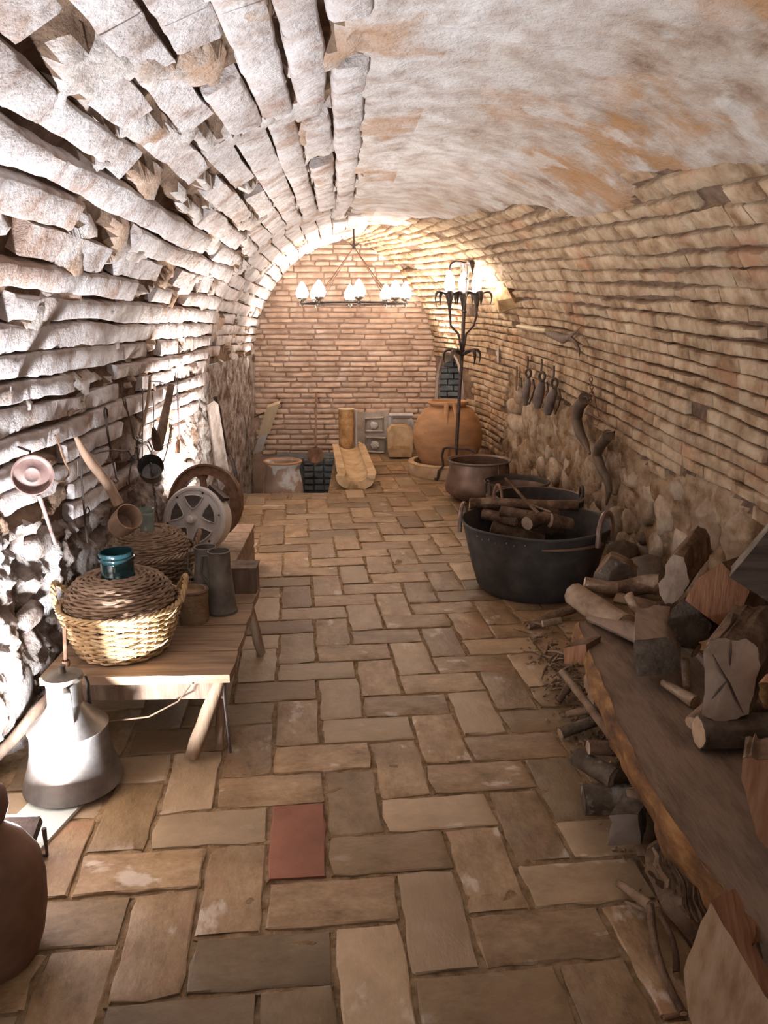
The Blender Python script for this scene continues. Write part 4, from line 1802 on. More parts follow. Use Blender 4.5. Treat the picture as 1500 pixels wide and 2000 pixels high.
# leaning cream beam in the left corner
b0 = P(503, 884, Y=8.55)
t = thing('leaning_beam', 'cream squared wooden beam leaning in the back left corner', 'beam', b0)
d = P(534, 792, Y=8.3) - b0
w1 = Vector((.068, 0, .022))
w2 = Vector((0, .10, .02))
mb = MB()
f0 = .38
mb.prism([d * f0 - w1, d * f0 + w1, d * f0 + w1 + w2, d * f0 - w1 + w2], d * (1 - f0))
o = mb.build('beam', M['creamwood'], t, smooth=False)
fix_normals(o)
mb = MB()
w1 = w1 * .75
mb.prism([-w1, w1, w1 + w2 * .8, -w1 + w2 * .8], d * f0)
o = mb.build('foot', M['whitestone'], t, smooth=False)
fix_normals(o)
mb = MB()
a, b_ = P(497, 815, Y=8.45) - b0, P(516, 806, Y=8.40) - b0
mb.tube([a, b_], .008, 6)
mb.build('nail', M['iron'], t)

# great jar standing in a clay ring
jc = P(874, 860, Y=7.72)
t = thing('clay_ring_basin', 'low tan clay ring basin on the floor holding the great jar', 'basin', (jc.x - .01, 7.70, 0))
mb = MB()
mb.lathe([(.375, 0), (.385, .02), (.385, .125), (.375, .138), (.335, .138), (.325, .125), (.320, .03), (.001, .028)], 60, wob=.015)
mb.build('ring', M['clayring'], t)
mb = MB()
mb.tube(ring_pts((0, 0, .128), .384, (1, 0, 0), (0, 1, 0), 60), .008, 6, closed=True)
mb.build('lip', M['clayring'], t)
t = thing('great_clay_jar', 'great round orange clay jar beside the arched niche', 'jar', (jc.x, 7.72, .03))
mb = MB()
mb.lathe([(.20, 0), (.24, .05), (.30, .15), (.342, .27), (.352, .36), (.342, .45), (.305, .54), (.25, .61), (.20, .645), (.178, .655), (.175, .67)], 72, wob=.008)
mb.build('body', M['jar'], t)
mb = MB()
mb.lathe([(.172, .66), (.178, .668), (.198, .675), (.205, .69), (.198, .705), (.178, .71), (.165, .70), (.155, .66)], 60, caps=(False, True))
mb.build('neck', M['jar'], t)
for xx in (-.035, .035):
    mb = MB()
    mb.tube([(xx, -.19, .70), (xx * 1.2, -.215, .66), (xx * 1.4, -.262, .605), (xx * 1.2, -.318, .51)], [.022, .024, .022, .006], 8, flat=.5)
    mb.build('clay_strap', M['jar'], t)

# ------------------------------------------------------------------ chandelier
cc = P(692, 593, Y=7.75)
apex = P(692, 482, Y=7.75)
zt = 2.34
t = thing('ring_chandelier', 'ring chandelier with eight lit globes hanging from the vault', 'chandelier', (cc.x, cc.y, cc.z))
RR = 96 / 1500 * 7.85
mb = MB()
mb.tube(ring_pts((0, 0, 0), RR, (1, 0, 0), (0, 1, 0), 64), .009, 8, closed=True, flat=1)
mb.build('ring', M['iron'], t)
for k in range(8):
    a = 2 * PI * k / 8 + .09
    x, y = RR * math.cos(a), RR * math.sin(a)
    mb = MB()
    mb.lathe([(.004, -.035), (.012, -.028), (.008, -.018), (.022, -.006), (.026, .01), (.018, .024), (.040, .036), (.044, .052)], 20, c=(x, y, 0))
    h_ = mb.build('lamp_holder', M['brass'], t)
    mb = MB()
    mb.lathe([(.040, .046), (.056, .07), (.060, .095), (.052, .13), (.032, .165), (.014, .195), (.002, .205)], 20, c=(x, y, 0))
    mb.build('globe', M['bulb'], h_)
ap = apex.z - cc.z
for k in range(4):
    a = 2 * PI * k / 4 + .78
    x, y = RR * math.cos(a), RR * math.sin(a)
    mb = MB()
    for s_ in (-.012, .012):
        ct = Vector((x, y, .01))
        tp_ = Vector((0, 0, ap))
        side_ = Vector((-y, x, 0)).normalized() * s_
        mb.tube([ct + side_, ct + (tp_ - ct) * .35 + side_, ct + (tp_ - ct) * .45 + side_ * .2, tp_], .004, 5)
    mb.build('suspension_rod', M['rust'], t)
mb = MB()
mb.tube([(0, 0, ap - .02), (0, 0, ap + .04), (0, 0, zt - cc.z + .03)], [.02, .01, .008], 8)
mb.tube([(-.04, 0, ap + .03), (0, 0, ap), (.05, 0, ap + .03)], .006, 6)
mb.build('hook', M['iron'], t)

# ------------------------------------------------------------------ wrought iron floor lamp
lb = P(893, 905, Y=7.16)
t = thing('wrought_iron_floor_lamp', 'tall black wrought iron floor lamp with drooping leaves and lit candles', 'lamp', (lb.x, 7.16, 0))
L0 = Vector((lb.x, 7.16, 0))


def LP(x, y, dy=0.0):
    return P(x, y, Y=7.16 + dy) - L0


mb = MB()
mb.tube([LP(891, 882), LP(898, 760), LP(903, 690), LP(907, 610), LP(912, 545), LP(913, 530)], [.017, .016, .015, .012, .011, .012], 10)
mb.build('pole', M['iron'], t)
for (x, y) in ((907, 609), (912, 546), (891, 874)):
    mb = MB()
    mb.tube([LP(x, y + 3), LP(x, y), LP(x, y - 3)], [.012, .024, .012], 10)
    mb.build('collar', M['iron'], t)


def leafy(mb, root, dirv, reach, rise, drop, width):
    d = Vector(dirv).normalized()
    pts = []
    rad = []
    for k in range(9):
        f = k / 8
        pts.append(root + d * reach * (math.sin(f * PI * .62) / math.sin(PI * .62) if f < 1 else 1) * 1.0 + Vector((0, 0, rise * math.sin(f * PI * .95) * 1.1 - drop * f * f)))
        rad.append(max(.003, width * math.sin(PI * min(1, .25 + f * .75)) ** .7))
    mb.tube(pts, rad, 6, flat=.5)


def crown(name_root, root, n, reach, rise, drop, width, ph=0):
    for k in range(n):
        a = 2 * PI * k / n + ph
        mb = MB()
        leafy(mb, root, (math.cos(a), math.sin(a), 0), reach, rise, drop, width)
        mb.build('leaf', M['iron'], t)


crown('m', LP(903, 694), 5, .165, .065, .095, .028, .25)
for (bx_, by_, tx_, ty_, dyy) in ((0, 0, 878, 600, -.03), (0, 0, 931, 597, -.03), (0, 0, 905, 600, .16)):
    mb = MB()
    sx = tx_ - 905
    mb.tube([LP(903, 692), LP(903 + sx * .16, 670, dyy * .3), LP(903 + sx * .30, 652, dyy * .6), LP(903 + sx * .85, 636, dyy), LP(tx_ - sx * .05, 620, dyy), LP(tx_, 600, dyy)], [.012, .011, .010, .010, .011, .014], 8)
    mb.build('branch', M['iron'], t)
    root = LP(tx_, 590, dyy)
    mb = MB()
    mb.tube([LP(tx_, 603, dyy), LP(tx_, 590, dyy), LP(tx_, 575, dyy), LP(tx_, 571, dyy)], [.012, .024, .042, .046], 14)
    mb.build('cup', M['iron'], t)
    crown('b', LP(tx_, 578, dyy), 5, .125, .050, .085, .026, tx_)
    mb = MB()
    c_ = LP(tx_, 560, dyy)
    mb.lathe([(.022, -.055), (.040, -.02), (.046, .03), (.036, .08), (.016, .125), (.002, .14)], 18, c=tuple(c_))
    mb.build('lit_bulb', M['bulb2'], t)
mb = MB()
mb.tube([LP(913, 535), LP(913, 524), LP(913, 514)], [.014, .022, .045], 12)
mb.build('finial', M['iron'], t)
crown('t', LP(913, 517), 4, .15, .035, .095, .028, .15)
# tripod
for k, (x, y, zf) in enumerate(((855, 937, 0.012), (925, 905, .012), (905, 870, .012))):
    foot = P(x, y, z=zf) - L0
    if k == 1:
        foot = Vector((.22, -.12, .012))
    if k == 2:
        foot = Vector((.02, .24, .012)) * .9
    d = Vector((foot.x, foot.y, 0))
    mb = MB()
    top_ = LP(892, 876)
    z1 = top_.z
    mb.tube([top_, Vector((0, 0, z1)) + d * .45, Vector((0, 0, z1 - .02)) + d * .72, Vector((0, 0, z1 - .09)) + d * .80, Vector((0, 0, z1 * .45)) + d * .72, Vector((0, 0, z1 * .3)) + d * .95, Vector((0, 0, .035)) + d * 1.0, Vector((0, 0, .012)) + d * 1.08, Vector((0, 0, .02)) + d * 1.16], .012, 8)
    mb.build('foot', M['iron'], t)
# ------------------------------------------------------------------ right side: cauldrons and tub
M['copper'] = mat('brown_copper', [(.10, .06, .045), (.18, .115, .085), (.26, .17, .125)], 6, .42, .25, .002, metal=.3, bscale=40)
M['tubiron'] = mat('black_tub_iron', [(.026, .022, .019), (.042, .035, .030), (.07, .057, .046)], 9, .68, .6, .003, metal=.0, bscale=50,
                   blotch=[((.12, .085, .065), 30, .66, .72, .5)])
M['bark'] = mat('brown_bark', [(.075, .045, .028), (.17, .105, .068), (.30, .20, .13)], 12, .92, 1.0, .025, bscale=22, rnd=.15, spec=.1)
M['palebark'] = mat('pale_bark', [(.16, .10, .065), (.30, .20, .13), (.40, .29, .20)], 12, .9, 1.0, .014, bscale=26, rnd=.1, spec=.1)
M['greybark'] = mat('grey_bark', [(.07, .052, .038), (.15, .112, .082), (.25, .195, .15)], 12, .92, 1.0, .022, bscale=22, spec=.1,
                    blotch=[((.40, .38, .34), 9, .58, .64, .6)])
M['cut'] = mat('cut_wood', [(.30, .19, .11), (.44, .30, .19), (.54, .39, .26)], 12, .85, .8, .006, bscale=40)
M['cut_pink'] = mat('pinkish_cut_wood', [(.30, .205, .15), (.46, .34, .26), (.56, .44, .35)], 9, .85, .6, .006, bscale=40)
M['split_red'] = mat('orange_split_wood', [(.24, .10, .05), (.40, .19, .10), (.52, .29, .18)], 3, .8, .6, .004, stretch=(14, 2, 2), bscale=10)
M['split_orange'] = mat('raw_orange_wood', [(.07, .032, .016), (.20, .095, .035), (.38, .20, .07)], 8, .85, 1.0, .010, stretch=(3, 1, 3), bscale=18)
M['plankwood'] = mat('dusty_plank', [(.12, .075, .05), (.21, .14, .095), (.29, .20, .14)], 4, .85, .7, .006, stretch=(5, 1, 5), bscale=14,
                     blotch=[((.10, .055, .035), 4, .54, .66, .6)])
M['darkboard'] = mat('dark_weathered_board', [(.055, .038, .028), (.11, .078, .058), (.18, .135, .10)], 3, .85, .8, .005, stretch=(1, 1, 10), bscale=14)
M['horn'] = mat('dull_horn', [(.07, .052, .038), (.13, .095, .068), (.21, .145, .095)], 6, .5, .4, .004, bscale=30)
M['leather'] = mat('dark_leather', [(.04, .025, .018), (.085, .055, .04)], 14, .7, .5, .003, bscale=60)
M['hoof'] = mat('grey_brown_leather', [(.10, .075, .06), (.18, .135, .11), (.25, .19, .155)], 10, .8, .8, .006, bscale=40)


M['peach'] = mat('peach_split_wood', [(.46, .25, .14), (.66, .42, .26), (.78, .55, .38)], 3, .8, .7, .004, stretch=(10, 2, 3), bscale=12)


def side_handle(t, ang, r, z, w, h, tr, material, lug=True, out=.01):
    """upright loop handle riveted to the rim"""
    a = R(ang)
    rad = Vector((math.cos(a), math.sin(a), 0))
    tan = Vector((-rad.y, rad.x, 0))
    pts = []
    b0 = rad * (r + out)
    pts += [b0 - tan * w * 1.0 + Vector((0, 0, z - .06))]
    for k in range(11):
        q = PI - PI * k / 10
        pts.append(b0 + tan * w * math.cos(q) + Vector((0, 0, z + h * math.sin(q))))
    pts += [b0 + tan * w * 1.0 + Vector((0, 0, z - .06))]
    mb = MB()
    mb.tube(pts, tr, 8)
    return mb.build('handle', material, t)


# cauldron A (tall, by the lamp)
c = P(936, 898, Y=6.55)
t = thing('copper_cauldron', 'tall brown copper cauldron with dark mouth in front of the floor lamp', 'cauldron', (c.x, 6.55, 0))
mb = MB()
h = c.z
mb.lathe([(.16, 0), (.22, .015), (.285, .07), (.30, .12), (.285, .18), (.262, .23), (.256, h - .02), (.268, h - .004), (.272, h), (.266, h + .004), (.252, h - .01), (.252, .2), (.28, .12), (.2, .03), (.001, .02)], 64)
mb.build('body', M['copper'], t)
mb = MB()
mb.tube(ring_pts((0, 0, h), .270, (1, 0, 0), (0, 1, 0), 60), .007, 6, closed=True)
mb.build('rim', M['tin_dark'], t)
for k in (-62, -30):
    a = R(k)
    mb = MB()
    rad = Vector((math.cos(a), math.sin(a), 0))
    mb.tube([rad * .262 + Vector((0, 0, h - .01)), rad * .272 + Vector((0, 0, h - .06)), rad * .275 + Vector((0, 0, h - .12)), rad * .30 + Vector((0, 0, h - .17))], .012, 8, flat=.5)
    mb.build('lug', M['copper'], t)

# cauldron B
c = P(1012, 941, Y=5.85)
t = thing('wide_cauldron', 'wide low dark cauldron between the copper cauldron and wood-filled tub', 'cauldron', (c.x - .01, 5.85, 0))
h = c.z
mb = MB()
mb.lathe([(.15, 0), (.20, .02), (.235, .10), (.24, .20), (.240, h - .02), (.256, h), (.256, h + .006), (.245, h + .004), (.232, h - .03), (.22, .08), (.001, .03)], 60)
mb.build('body', M['copper'], t)
mb = MB()
mb.lathe([(.244, h + .003), (.232, h - .03), (.226, .08), (.001, .032)], 60, caps=(False, False))
mb.build('lining', M['tubiron'], t)
side_handle(t, 200, .245, h - .02, .035, .05, .008, M['iron'])
mb = MB()
mb.tube(ring_pts((0, 0, h + .004), .252, (1, 0, 0), (0, 1, 0), 60), .007, 6, closed=True)
mb.build('rim', M['tubiron'], t)

# cauldron C (just behind the tub)
c = P(1052, 969, Y=5.18)
t = thing('iron_cauldron', 'black iron cauldron with two ring handles, just behind the wood-filled tub', 'cauldron', (c.x, 5.18, 0))
h = c.z
mb = MB()
mb.lathe([(.18, 0), (.24, .02), (.285, .12), (.300, h - .01), (.308, h), (.300, h + .004), (.288, h - .02), (.27, .1), (.001, .03)], 60)
mb.build('body', M['tubiron'], t)
side_handle(t, 195, .30, h, .065, .10, .010, M['rust'])
side_handle(t, -5, .285, h, .045, .07, .012, M['iron'])
mb = MB()
mb.tube(ring_pts((0, 0, h), .303, (1, 0, 0), (0, 1, 0), 60), .008, 6, closed=True)
mb.build('rim', M['copper'], t)

# the big tub
c = P(1046, 1017, Y=4.22)
h = c.z
TUB = Vector((c.x, 4.22, 0))
t = thing('black_iron_tub', 'large black riveted iron tub full of sawn branches', 'tub', TUB)
mb = MB()
sx = 1.0
mb.lathe([(.25, 0), (.30, .006), (.322, .03), (.355, .13), (.385, .26), (.412, h - .02), (.42, h), (.412, h + .003), (.405, h - .01), (.375, .24), (.34, .12), (.29, .03), (.001, .02)], 84, wob=.010, seed=2)
mb.build('body', M['tubiron'], t)
mb = MB()
mb.tube([(.418 * math.cos(2 * PI * k / 72), .418 * math.sin(2 * PI * k / 72), h + .003 * math.sin(5 * 2 * PI * k / 72)) for k in range(72)], .008, 6, closed=True)
mb.build('rim', M['tubiron'], t)
side_handle(t, -42, .412, h + .0, .085, .115, .015, M['copper'])
side_handle(t, 160, .412, h - .02, .08, .09, .013, M['copper'])
mb = MB()      # flat iron strap below the rim, joined to the handle
mb.tube([((.412) * math.cos(R(a)), (.412) * math.sin(R(a)), h - .055) for a in range(-98, -38, 6)], [.014] * 10, 6, flat=.6)
mb.build('handle_strap', M['copper'], t)
for k, a in enumerate((-152, -146, -139, -133, -124, -118, -110)):
    mb = MB()
    p = Vector((.410 * math.cos(R(a)), .410 * math.sin(R(a)), h - .035 - .01 * (k % 2)))
    mb.tube([p, p * 1.012], [.006, .003], 8)
    mb.build('rivet', M['can'], t)


# ------------------------------------------------------------------ logs
LOGN = 0


def log(label, p1, p2, r1, r2, bark, cut, name='log', cat='log', bend=.0, seg=7, n=10, rough=.14, ends=(1, 1), flat=1.0, group=None, waves=1.0):
    global LOGN
    LOGN += 1
    sd = LOGN * 3.7
    p1, p2 = Vector(p1), Vector(p2)
    o0 = (p1 + p2) / 2
    d = p2 - p1
    side_ = d.cross(Vector((0, 0, 1)))
    if side_.length < 1e-5:
        side_ = Vector((1, 0, 0))
    side_.normalize()
    up = side_.cross(d).normalized()
    rings = []
    for k in range(seg + 1):
        f = k / seg
        c = p1 + d * f - o0 + (side_ * math.sin(f * PI * waves) * bend) + up * .3 * bend * math.sin(f * PI * 1.7)
        r = r1 + (r2 - r1) * f
        pts = []
        for q in range(n):
            a = 2 * PI * q / n
            w = 1 + rough * noise.noise(Vector((math.cos(a) * 1.3 + sd, math.sin(a) * 1.3, f * d.length * 7 + sd)))
            pts.append(c + (side_ * math.cos(a) + up * math.sin(a) * flat) * r * w)
        rings.append((c, pts))
    mb = MB()
    vs = [p for c, r_ in rings for p in r_]
    fs = []
    for k in range(seg):
        for q in range(n):
            l = (q + 1) % n
            fs.append((k * n + q, k * n + l, (k + 1) * n + l, (k + 1) * n + q))
    fs.append(tuple(range(n - 1, -1, -1)))
    fs.append(tuple(seg * n + q for q in range(n)))
    mb.add(vs, fs)
    o = mb.build(name, bark, None, angle=50)
    o.location = o0
    fix_normals(o)
    tag(o, label, cat, group)
    for e, on in ((0, ends[0]), (seg, ends[1])):
        if not on:
            continue
        c, pts = rings[e]
        dr = (-d if e == 0 else d).normalized()
        m_ = MB()
        v = [c + (p - c) * .93 + dr * .002 for p in pts] + [c + (p - c) * .45 + dr * (.004) for p in pts] + [c + dr * .003]
        f_ = [(k, (k + 1) % n, n + (k + 1) % n, n + k) for k in range(n)] + [(n + k, n + (k + 1) % n, 2 * n) for k in range(n)]
        m_.add(v, f_)
        ce = m_.build('cut_end', cut, o)
        fix_normals(ce)
    return o


def lpx(label, a, b, z1, z2, r1, r2, bark, cut, **k):
    return log(label, P(*a, z=z1), P(*b, z=z2), r1, r2, bark, cut, **k)


# branches in the tub
TZR = h
S = []
lpx('sawn branch lying highest along the back rim of the black tub', (918, 983), (1128, 985), TZR + .03, TZR + .03, .034, .032, M['bark'], M['cut'], bend=.02)
lpx('dark sawn branch at the left of the tub under the highest one', (942, 1004), (1010, 1018), TZR - .03, TZR - .05, .034, .036, M['bark'], M['cut_pink'])
lpx('sawn branch in the tub with a pale ringed end facing left', (977, 998), (1075, 1015), TZR + .005, TZR - .03, .033, .036, M['bark'], M['cut'])
lpx('thick sawn branch lying across the front middle of the tub', (1030, 1022), (1085, 1003), TZR - .03, TZR - .02, .042, .036, M['bark'], M['cut_pink'])
lpx('stubby sawn branch at front of the tub with a round knot', (1075, 1017), (1115, 1025), TZR - .03, TZR - .06, .045, .04, M['bark'], M['cut_pink'])
lpx('short wedge of branch in the middle of the tub', (1005, 1005), (1045, 985), TZR - .04, TZR - .04, .03, .03, M['bark'], M['cut_pink'])
lpx('buried branch crossing the back of the tub', (1010, 1030), (1100, 1035), TZR - .12, TZR - .12, .045, .04, M['bark'], M['cut_pink'])
lpx('branch standing deep in the tub under the others', (960, 1030), (1060, 1060), TZR - .10, TZR - .18, .05, .05, M['bark'], M['cut_pink'])
log('long thin stick rising out of the tub to the upper left', P(987, 934, Y=4.45), P(1052, 1002, Y=4.2), .007, .011, M['bark'], M['cut'], name='stick', cat='stick', bend=.006)
log('thin stick lying over the branches in the right of the tub', P(1035, 985, Y=4.3), P(1075, 1000, Y=4.2), .006, .006, M['palebark'], M['cut'], name='stick', cat='stick')


# ------------------------------------------------------------------ woodpile: the platform plank
PZ = .30
pa, pb_ = P(1130, 1214, z=PZ), P(1492, 1835, z=PZ)
pts_l = [P(x, y, z=PZ) for x, y in ((1130, 1214), (1150, 1270), (1180, 1350), (1222, 1440), (1262, 1520), (1320, 1620), (1385, 1700), (1440, 1770), (1488, 1838))]
wpl = .40
rr = random.Random(9)
pts_r = []
for k in range(7):
    f = k / 6
    y = pts_l[-1].y + (pts_l[0].y + .02 - pts_l[-1].y) * f
    pts_r.append(Vector((1.27 + rr.uniform(-.01, .01) - .12 * (1 - f), y, PZ)))
base = Vector((1.0, 2.2, PZ - .075))
poly = [p - base for p in pts_l + pts_r]
mb = MB()
low = [p + Vector((0, 0, -.075)) for p in poly]
mb.prism(low, (0, 0, .075), layers=2, jit=.006, seed=4)
o = mb.build('timber_platform', M['plankwood'], None, angle=30)
o.location = base
fix_normals(o)
tag(o, 'long thick dusty timber slab with ragged orange edge on top of woodpile', 'timber')
# ragged raw edge along the near side
mb = MB()
NJ = 46
vs = []
for j in range(NJ + 1):
    f = j / NJ * (len(pts_l) - 1)
    i = min(int(f), len(pts_l) - 2)
    p = pts_l[i] + (pts_l[i + 1] - pts_l[i]) * (f - i) - base
    for q in range(6):
        g = q / 5
        jx = .012 * noise.noise(Vector((j * .6, q * .8, 1))) + .018 * noise.noise(Vector((j * .22, q * .4, 7)))
        vs.append(p + Vector((-.010 - .012 * math.sin(PI * g) + jx + (.012 if q in (0, 5) else 0), 0, .003 - .085 * g - .014 * noise.noise(Vector((j * .3, 4, 2))) * g)))
for j in range(NJ):
    for q in range(5):
        mb.add([], [])
mb.add(vs, [(j * 6 + q, j * 6 + q + 1, (j + 1) * 6 + q + 1, (j + 1) * 6 + q) for j in range(NJ) for q in range(5)])
e_ = mb.build('raw_edge', M['split_orange'], o, angle=60)
fix_normals(e_)

# supports under the platform: stacked short logs, cut ends facing the room
spots = [(2.86, .055, .055), (2.74, .05, .05), (2.60, .06, .06), (2.46, .055, .05), (2.30, .055, .055), (2.17, .05, .05), (2.80, .15, .045), (2.66, .16, .045), (2.52, .155, .045), (2.38, .15, .05), (2.24, .15, .045), (2.06, .06, .06), (1.93, .055, .05),
         (1.80, .06, .06), (1.66, .055, .055), (1.52, .06, .055), (1.98, .155, .045), (1.85, .16, .045), (1.72, .155, .04), (1.58, .16, .045)]
ORD = ['first', 'second', 'third', 'fourth', 'fifth', 'sixth', 'seventh', 'eighth', 'ninth', 'tenth', 'eleventh', 'twelfth', 'thirteenth']
low_, upp_ = 0, 0
spots.sort(key=lambda q: -q[0])
for k, (y, z, r_) in enumerate(spots):
    if z > .1:
        row_, i_ = 'upper', upp_
        upp_ += 1
    else:
        row_, i_ = 'lower', low_
        low_ += 1
    xs = .93 + .02 * math.sin(k * 2.3)
    log('short log under the timber slab, %s row, %s from the tub end' % (row_, ORD[i_]), (xs, y, z), (xs + .36, y, z), r_ * .92, r_ * .85, M['bark'] if k % 3 else M['greybark'], M['cut_pink'] if k % 2 else M['cut'], group='short logs stacked under the timber slab', n=9, seg=4)
for k in range(9):
    y = 1.55 + k * .165
    log('dark log by the right wall, bottom layer of pile, %s from the near end' % ORD[k], (1.36, y, .07), (1.66, y, .075), .062, .058, M['bark'], M['cut_pink'], group='logs in the bed of the pile by the wall', n=9, seg=4)
for k in range(7):
    y = 1.75 + k * .165
    log('dark log by the right wall, upper layer of pile, %s from the near end' % ORD[k], (1.34, y, .19), (1.64, y, .195), .06, .055, M['bark'], M['cut_pink'], group='logs in the bed of the pile by the wall', n=9, seg=4)

Z1 = PZ
# far end of the pile, in front of the tub
lpx('thick pale-brown bent branch at far end of pile against the tub', (1122, 1160), (1222, 1222), Z1 + .06, Z1 + .04, .052, .05, M['palebark'], M['cut'], bend=.01)
lpx('smooth short branch with orange end, behind the thick bent branch', (1142, 1140), (1205, 1152), Z1 + .11, Z1 + .09, .030, .028, M['palebark'], M['cut'])
lpx('curved brown branch running right towards the pinkish cut log', (1180, 1152), (1290, 1145), Z1 + .07, Z1 + .12, .035, .045, M['bark'], M['cut'], bend=-.03)
lpx('short curved twig standing over the bark strip at pile centre', (1228, 1162), (1252, 1198), Z1 + .12, Z1 + .07, .020, .020, M['palebark'], M['cut'], bend=.01)
lpx('curled bark strip below the curved brown branch', (1205, 1168), (1290, 1185), Z1 + .06, Z1 + .06, .05, .03, M['palebark'], M['split_red'], flat=.45)
lpx('dark branch lying low across the centre of the pile', (1250, 1200), (1320, 1185), Z1 + .03, Z1 + .05, .035, .04, M['bark'], M['cut_pink'])
chunk('split_log', 'grey split wedge leaning up against the black tub', 'log', [(1158, 1130), (1190, 1090), (1228, 1104), (1245, 1125), (1230, 1142), (1200, 1135)], 3.25, (.08, .22, -.03), M['greybark'], M['bark'], seed=11)
# big pieces
chunk('cut_log', 'log with a wavy pinkish oval cut face turned to the room', 'log', [(1288, 1160), (1286, 1140), (1298, 1128), (1300, 1103), (1316, 1083), (1336, 1088), (1342, 1112), (1347, 1135), (1335, 1160), (1318, 1176), (1300, 1180)], 2.78, (.22, .30, .03), M['cut_pink'], M['bark'], seed=12, layers=3, face='cut_face')
chunk('split_log', 'big split log with flat reddish-orange face, below the dark board', 'log', [(1338, 1172), (1362, 1130), (1410, 1098), (1428, 1116), (1465, 1155), (1448, 1200), (1424, 1236), (1380, 1205)], 2.38, (.26, .22, -.03), M['split_red'], M['bark'], seed=13, jit=.004)
chunk('bark_log', 'dark lichen-spotted log under the big reddish split log', 'log', [(1303, 1225), (1312, 1190), (1336, 1168), (1365, 1190), (1392, 1222), (1380, 1250), (1340, 1262), (1312, 1250)], 2.42, (.20, .20, 0), M['greybark'], M['bark'], seed=14)
chunk('board', 'dark weathered board tilted at the right edge above the reddish log', 'board', [(1424, 1127), (1500, 1036), (1560, 1090), (1560, 1215), (1500, 1175)], 2.15, (.03, .05, .02), M['darkboard'], M['greybark'], seed=15, jit=.002, face='face')
chunk('sawn_block', 'grey sawn beam block lying on the timber slab', 'block', [(1237, 1262), (1244, 1322), (1312, 1317), (1330, 1290), (1318, 1262), (1300, 1244), (1240, 1250)], 2.30, (.10, .26, .01), M['greybark'], M['plankwood'], seed=16, face='end_face')
lpx('brown flat log lying between the slab end and the grey sawn block', (1165, 1205), (1290, 1255), Z1 + .025, Z1 + .06, .05, .06, M['plankwood'], M['cut'], flat=.55)
lpx('short dark branch behind the grey sawn block', (1300, 1235), (1360, 1270), Z1 + .10, Z1 + .07, .035, .03, M['bark'], M['cut'])
lpx('small knobbly branch piece lying on slab below the sawn block', (1295, 1333), (1358, 1372), Z1 + .022, Z1 + .018, .013, .022, M['palebark'], M['cut'])
lpx('thin upright branch stub rising from the slab beside the knobbly piece', (1340, 1345), (1338, 1290), Z1 + .02, Z1 + .07, .012, .014, M['palebark'], M['cut'])
chunk('cracked_log', 'pale heart-shaped cut log with a long dark crack', 'log', [(1370, 1395), (1376, 1330), (1373, 1275), (1386, 1250), (1410, 1246), (1432, 1250), (1458, 1246), (1480, 1264), (1486, 1300), (1475, 1340), (1463, 1395), (1440, 1405), (1400, 1412)], 1.95, (.16, .20, .02), M['cut_pink'], M['bark'], seed=17, layers=3, face='cut_face')
ck = bpy.data.objects['cracked_log']
for cr_ in ([(1392, 1278), (1408, 1310), (1424, 1335), (1437, 1365), (1452, 1393)], [(1428, 1248), (1427, 1275), (1426, 1300)], [(1390, 1366), (1405, 1348), (1420, 1330)]):
    mb = MB()
    mb.tube([P(x, y, Y=1.938) - ck.location for x, y in cr_], [.001] + [.0035] * (len(cr_) - 2) + [.001], 5)
    mb.build('crack', M['leather'], ck)
lpx('long grey squared log lying across the right of timber slab', (1365, 1430), (1560, 1425), Z1 + .055, Z1 + .055, .05, .055, M['greybark'], M['cut'], rough=.2, flat=.9)
lpx('curled pale bark piece at the left end of the grey squared log', (1352, 1412), (1395, 1372), Z1 + .05, Z1 + .06, .022, .03, M['palebark'], M['cut'], bend=.01)
chunk('split_log', 'small bright orange split piece at the right edge by the cracked log', 'log', [(1481, 1335), (1510, 1330), (1530, 1350), (1525, 1385), (1495, 1385), (1484, 1365)], 1.80, (.10, .10, 0), M['split_orange'], M['split_red'], seed=18)
chunk('split_board', 'reddish split board standing at right edge below the grey log', 'board', [(1447, 1520), (1450, 1482), (1468, 1476), (1480, 1484), (1520, 1480), (1540, 1700), (1482, 1640), (1470, 1600)], 1.42, (.06, .10, -.01), M['split_red'], M['bark'], seed=19, jit=.003)
chunk('split_board', 'second reddish board behind the first, only its edge in view', 'board', [(1480, 1560), (1530, 1470), (1560, 1560), (1560, 1700), (1500, 1640)], 1.56, (.12, .08, 0), M['split_red'], M['bark'], seed=20, jit=.003)
chunk('split_log', 'large pale-orange split wedge at bottom right corner', 'log', [(1335, 1895), (1362, 1820), (1388, 1760), (1430, 1830), (1480, 1920), (1530, 1990), (1560, 2060), (1380, 2060), (1345, 1985)], 1.20, (.10, .10, -.06), M['peach'], M['split_red'], seed=21, jit=.004)
bpy.data.objects[[o.name for o in bpy.data.objects if o.name.startswith('split_log')][-1]].data.materials[0] = M['split_red']
chunk('bark_slab', 'deeply furrowed bark slab leaning under the timber slab', 'bark', [(1258, 1700), (1262, 1660), (1290, 1640), (1330, 1645), (1372, 1668), (1400, 1720), (1375, 1800), (1350, 1842), (1300, 1785)], [1.70, 1.72, 1.74, 1.74, 1.72, 1.68, 1.60, 1.56, 1.62], (.05, .07, -.03), M['palebark'], M['bark'], seed=22, jit=.006, face='bark_face')
bk_ = bpy.data.objects['bark_slab']
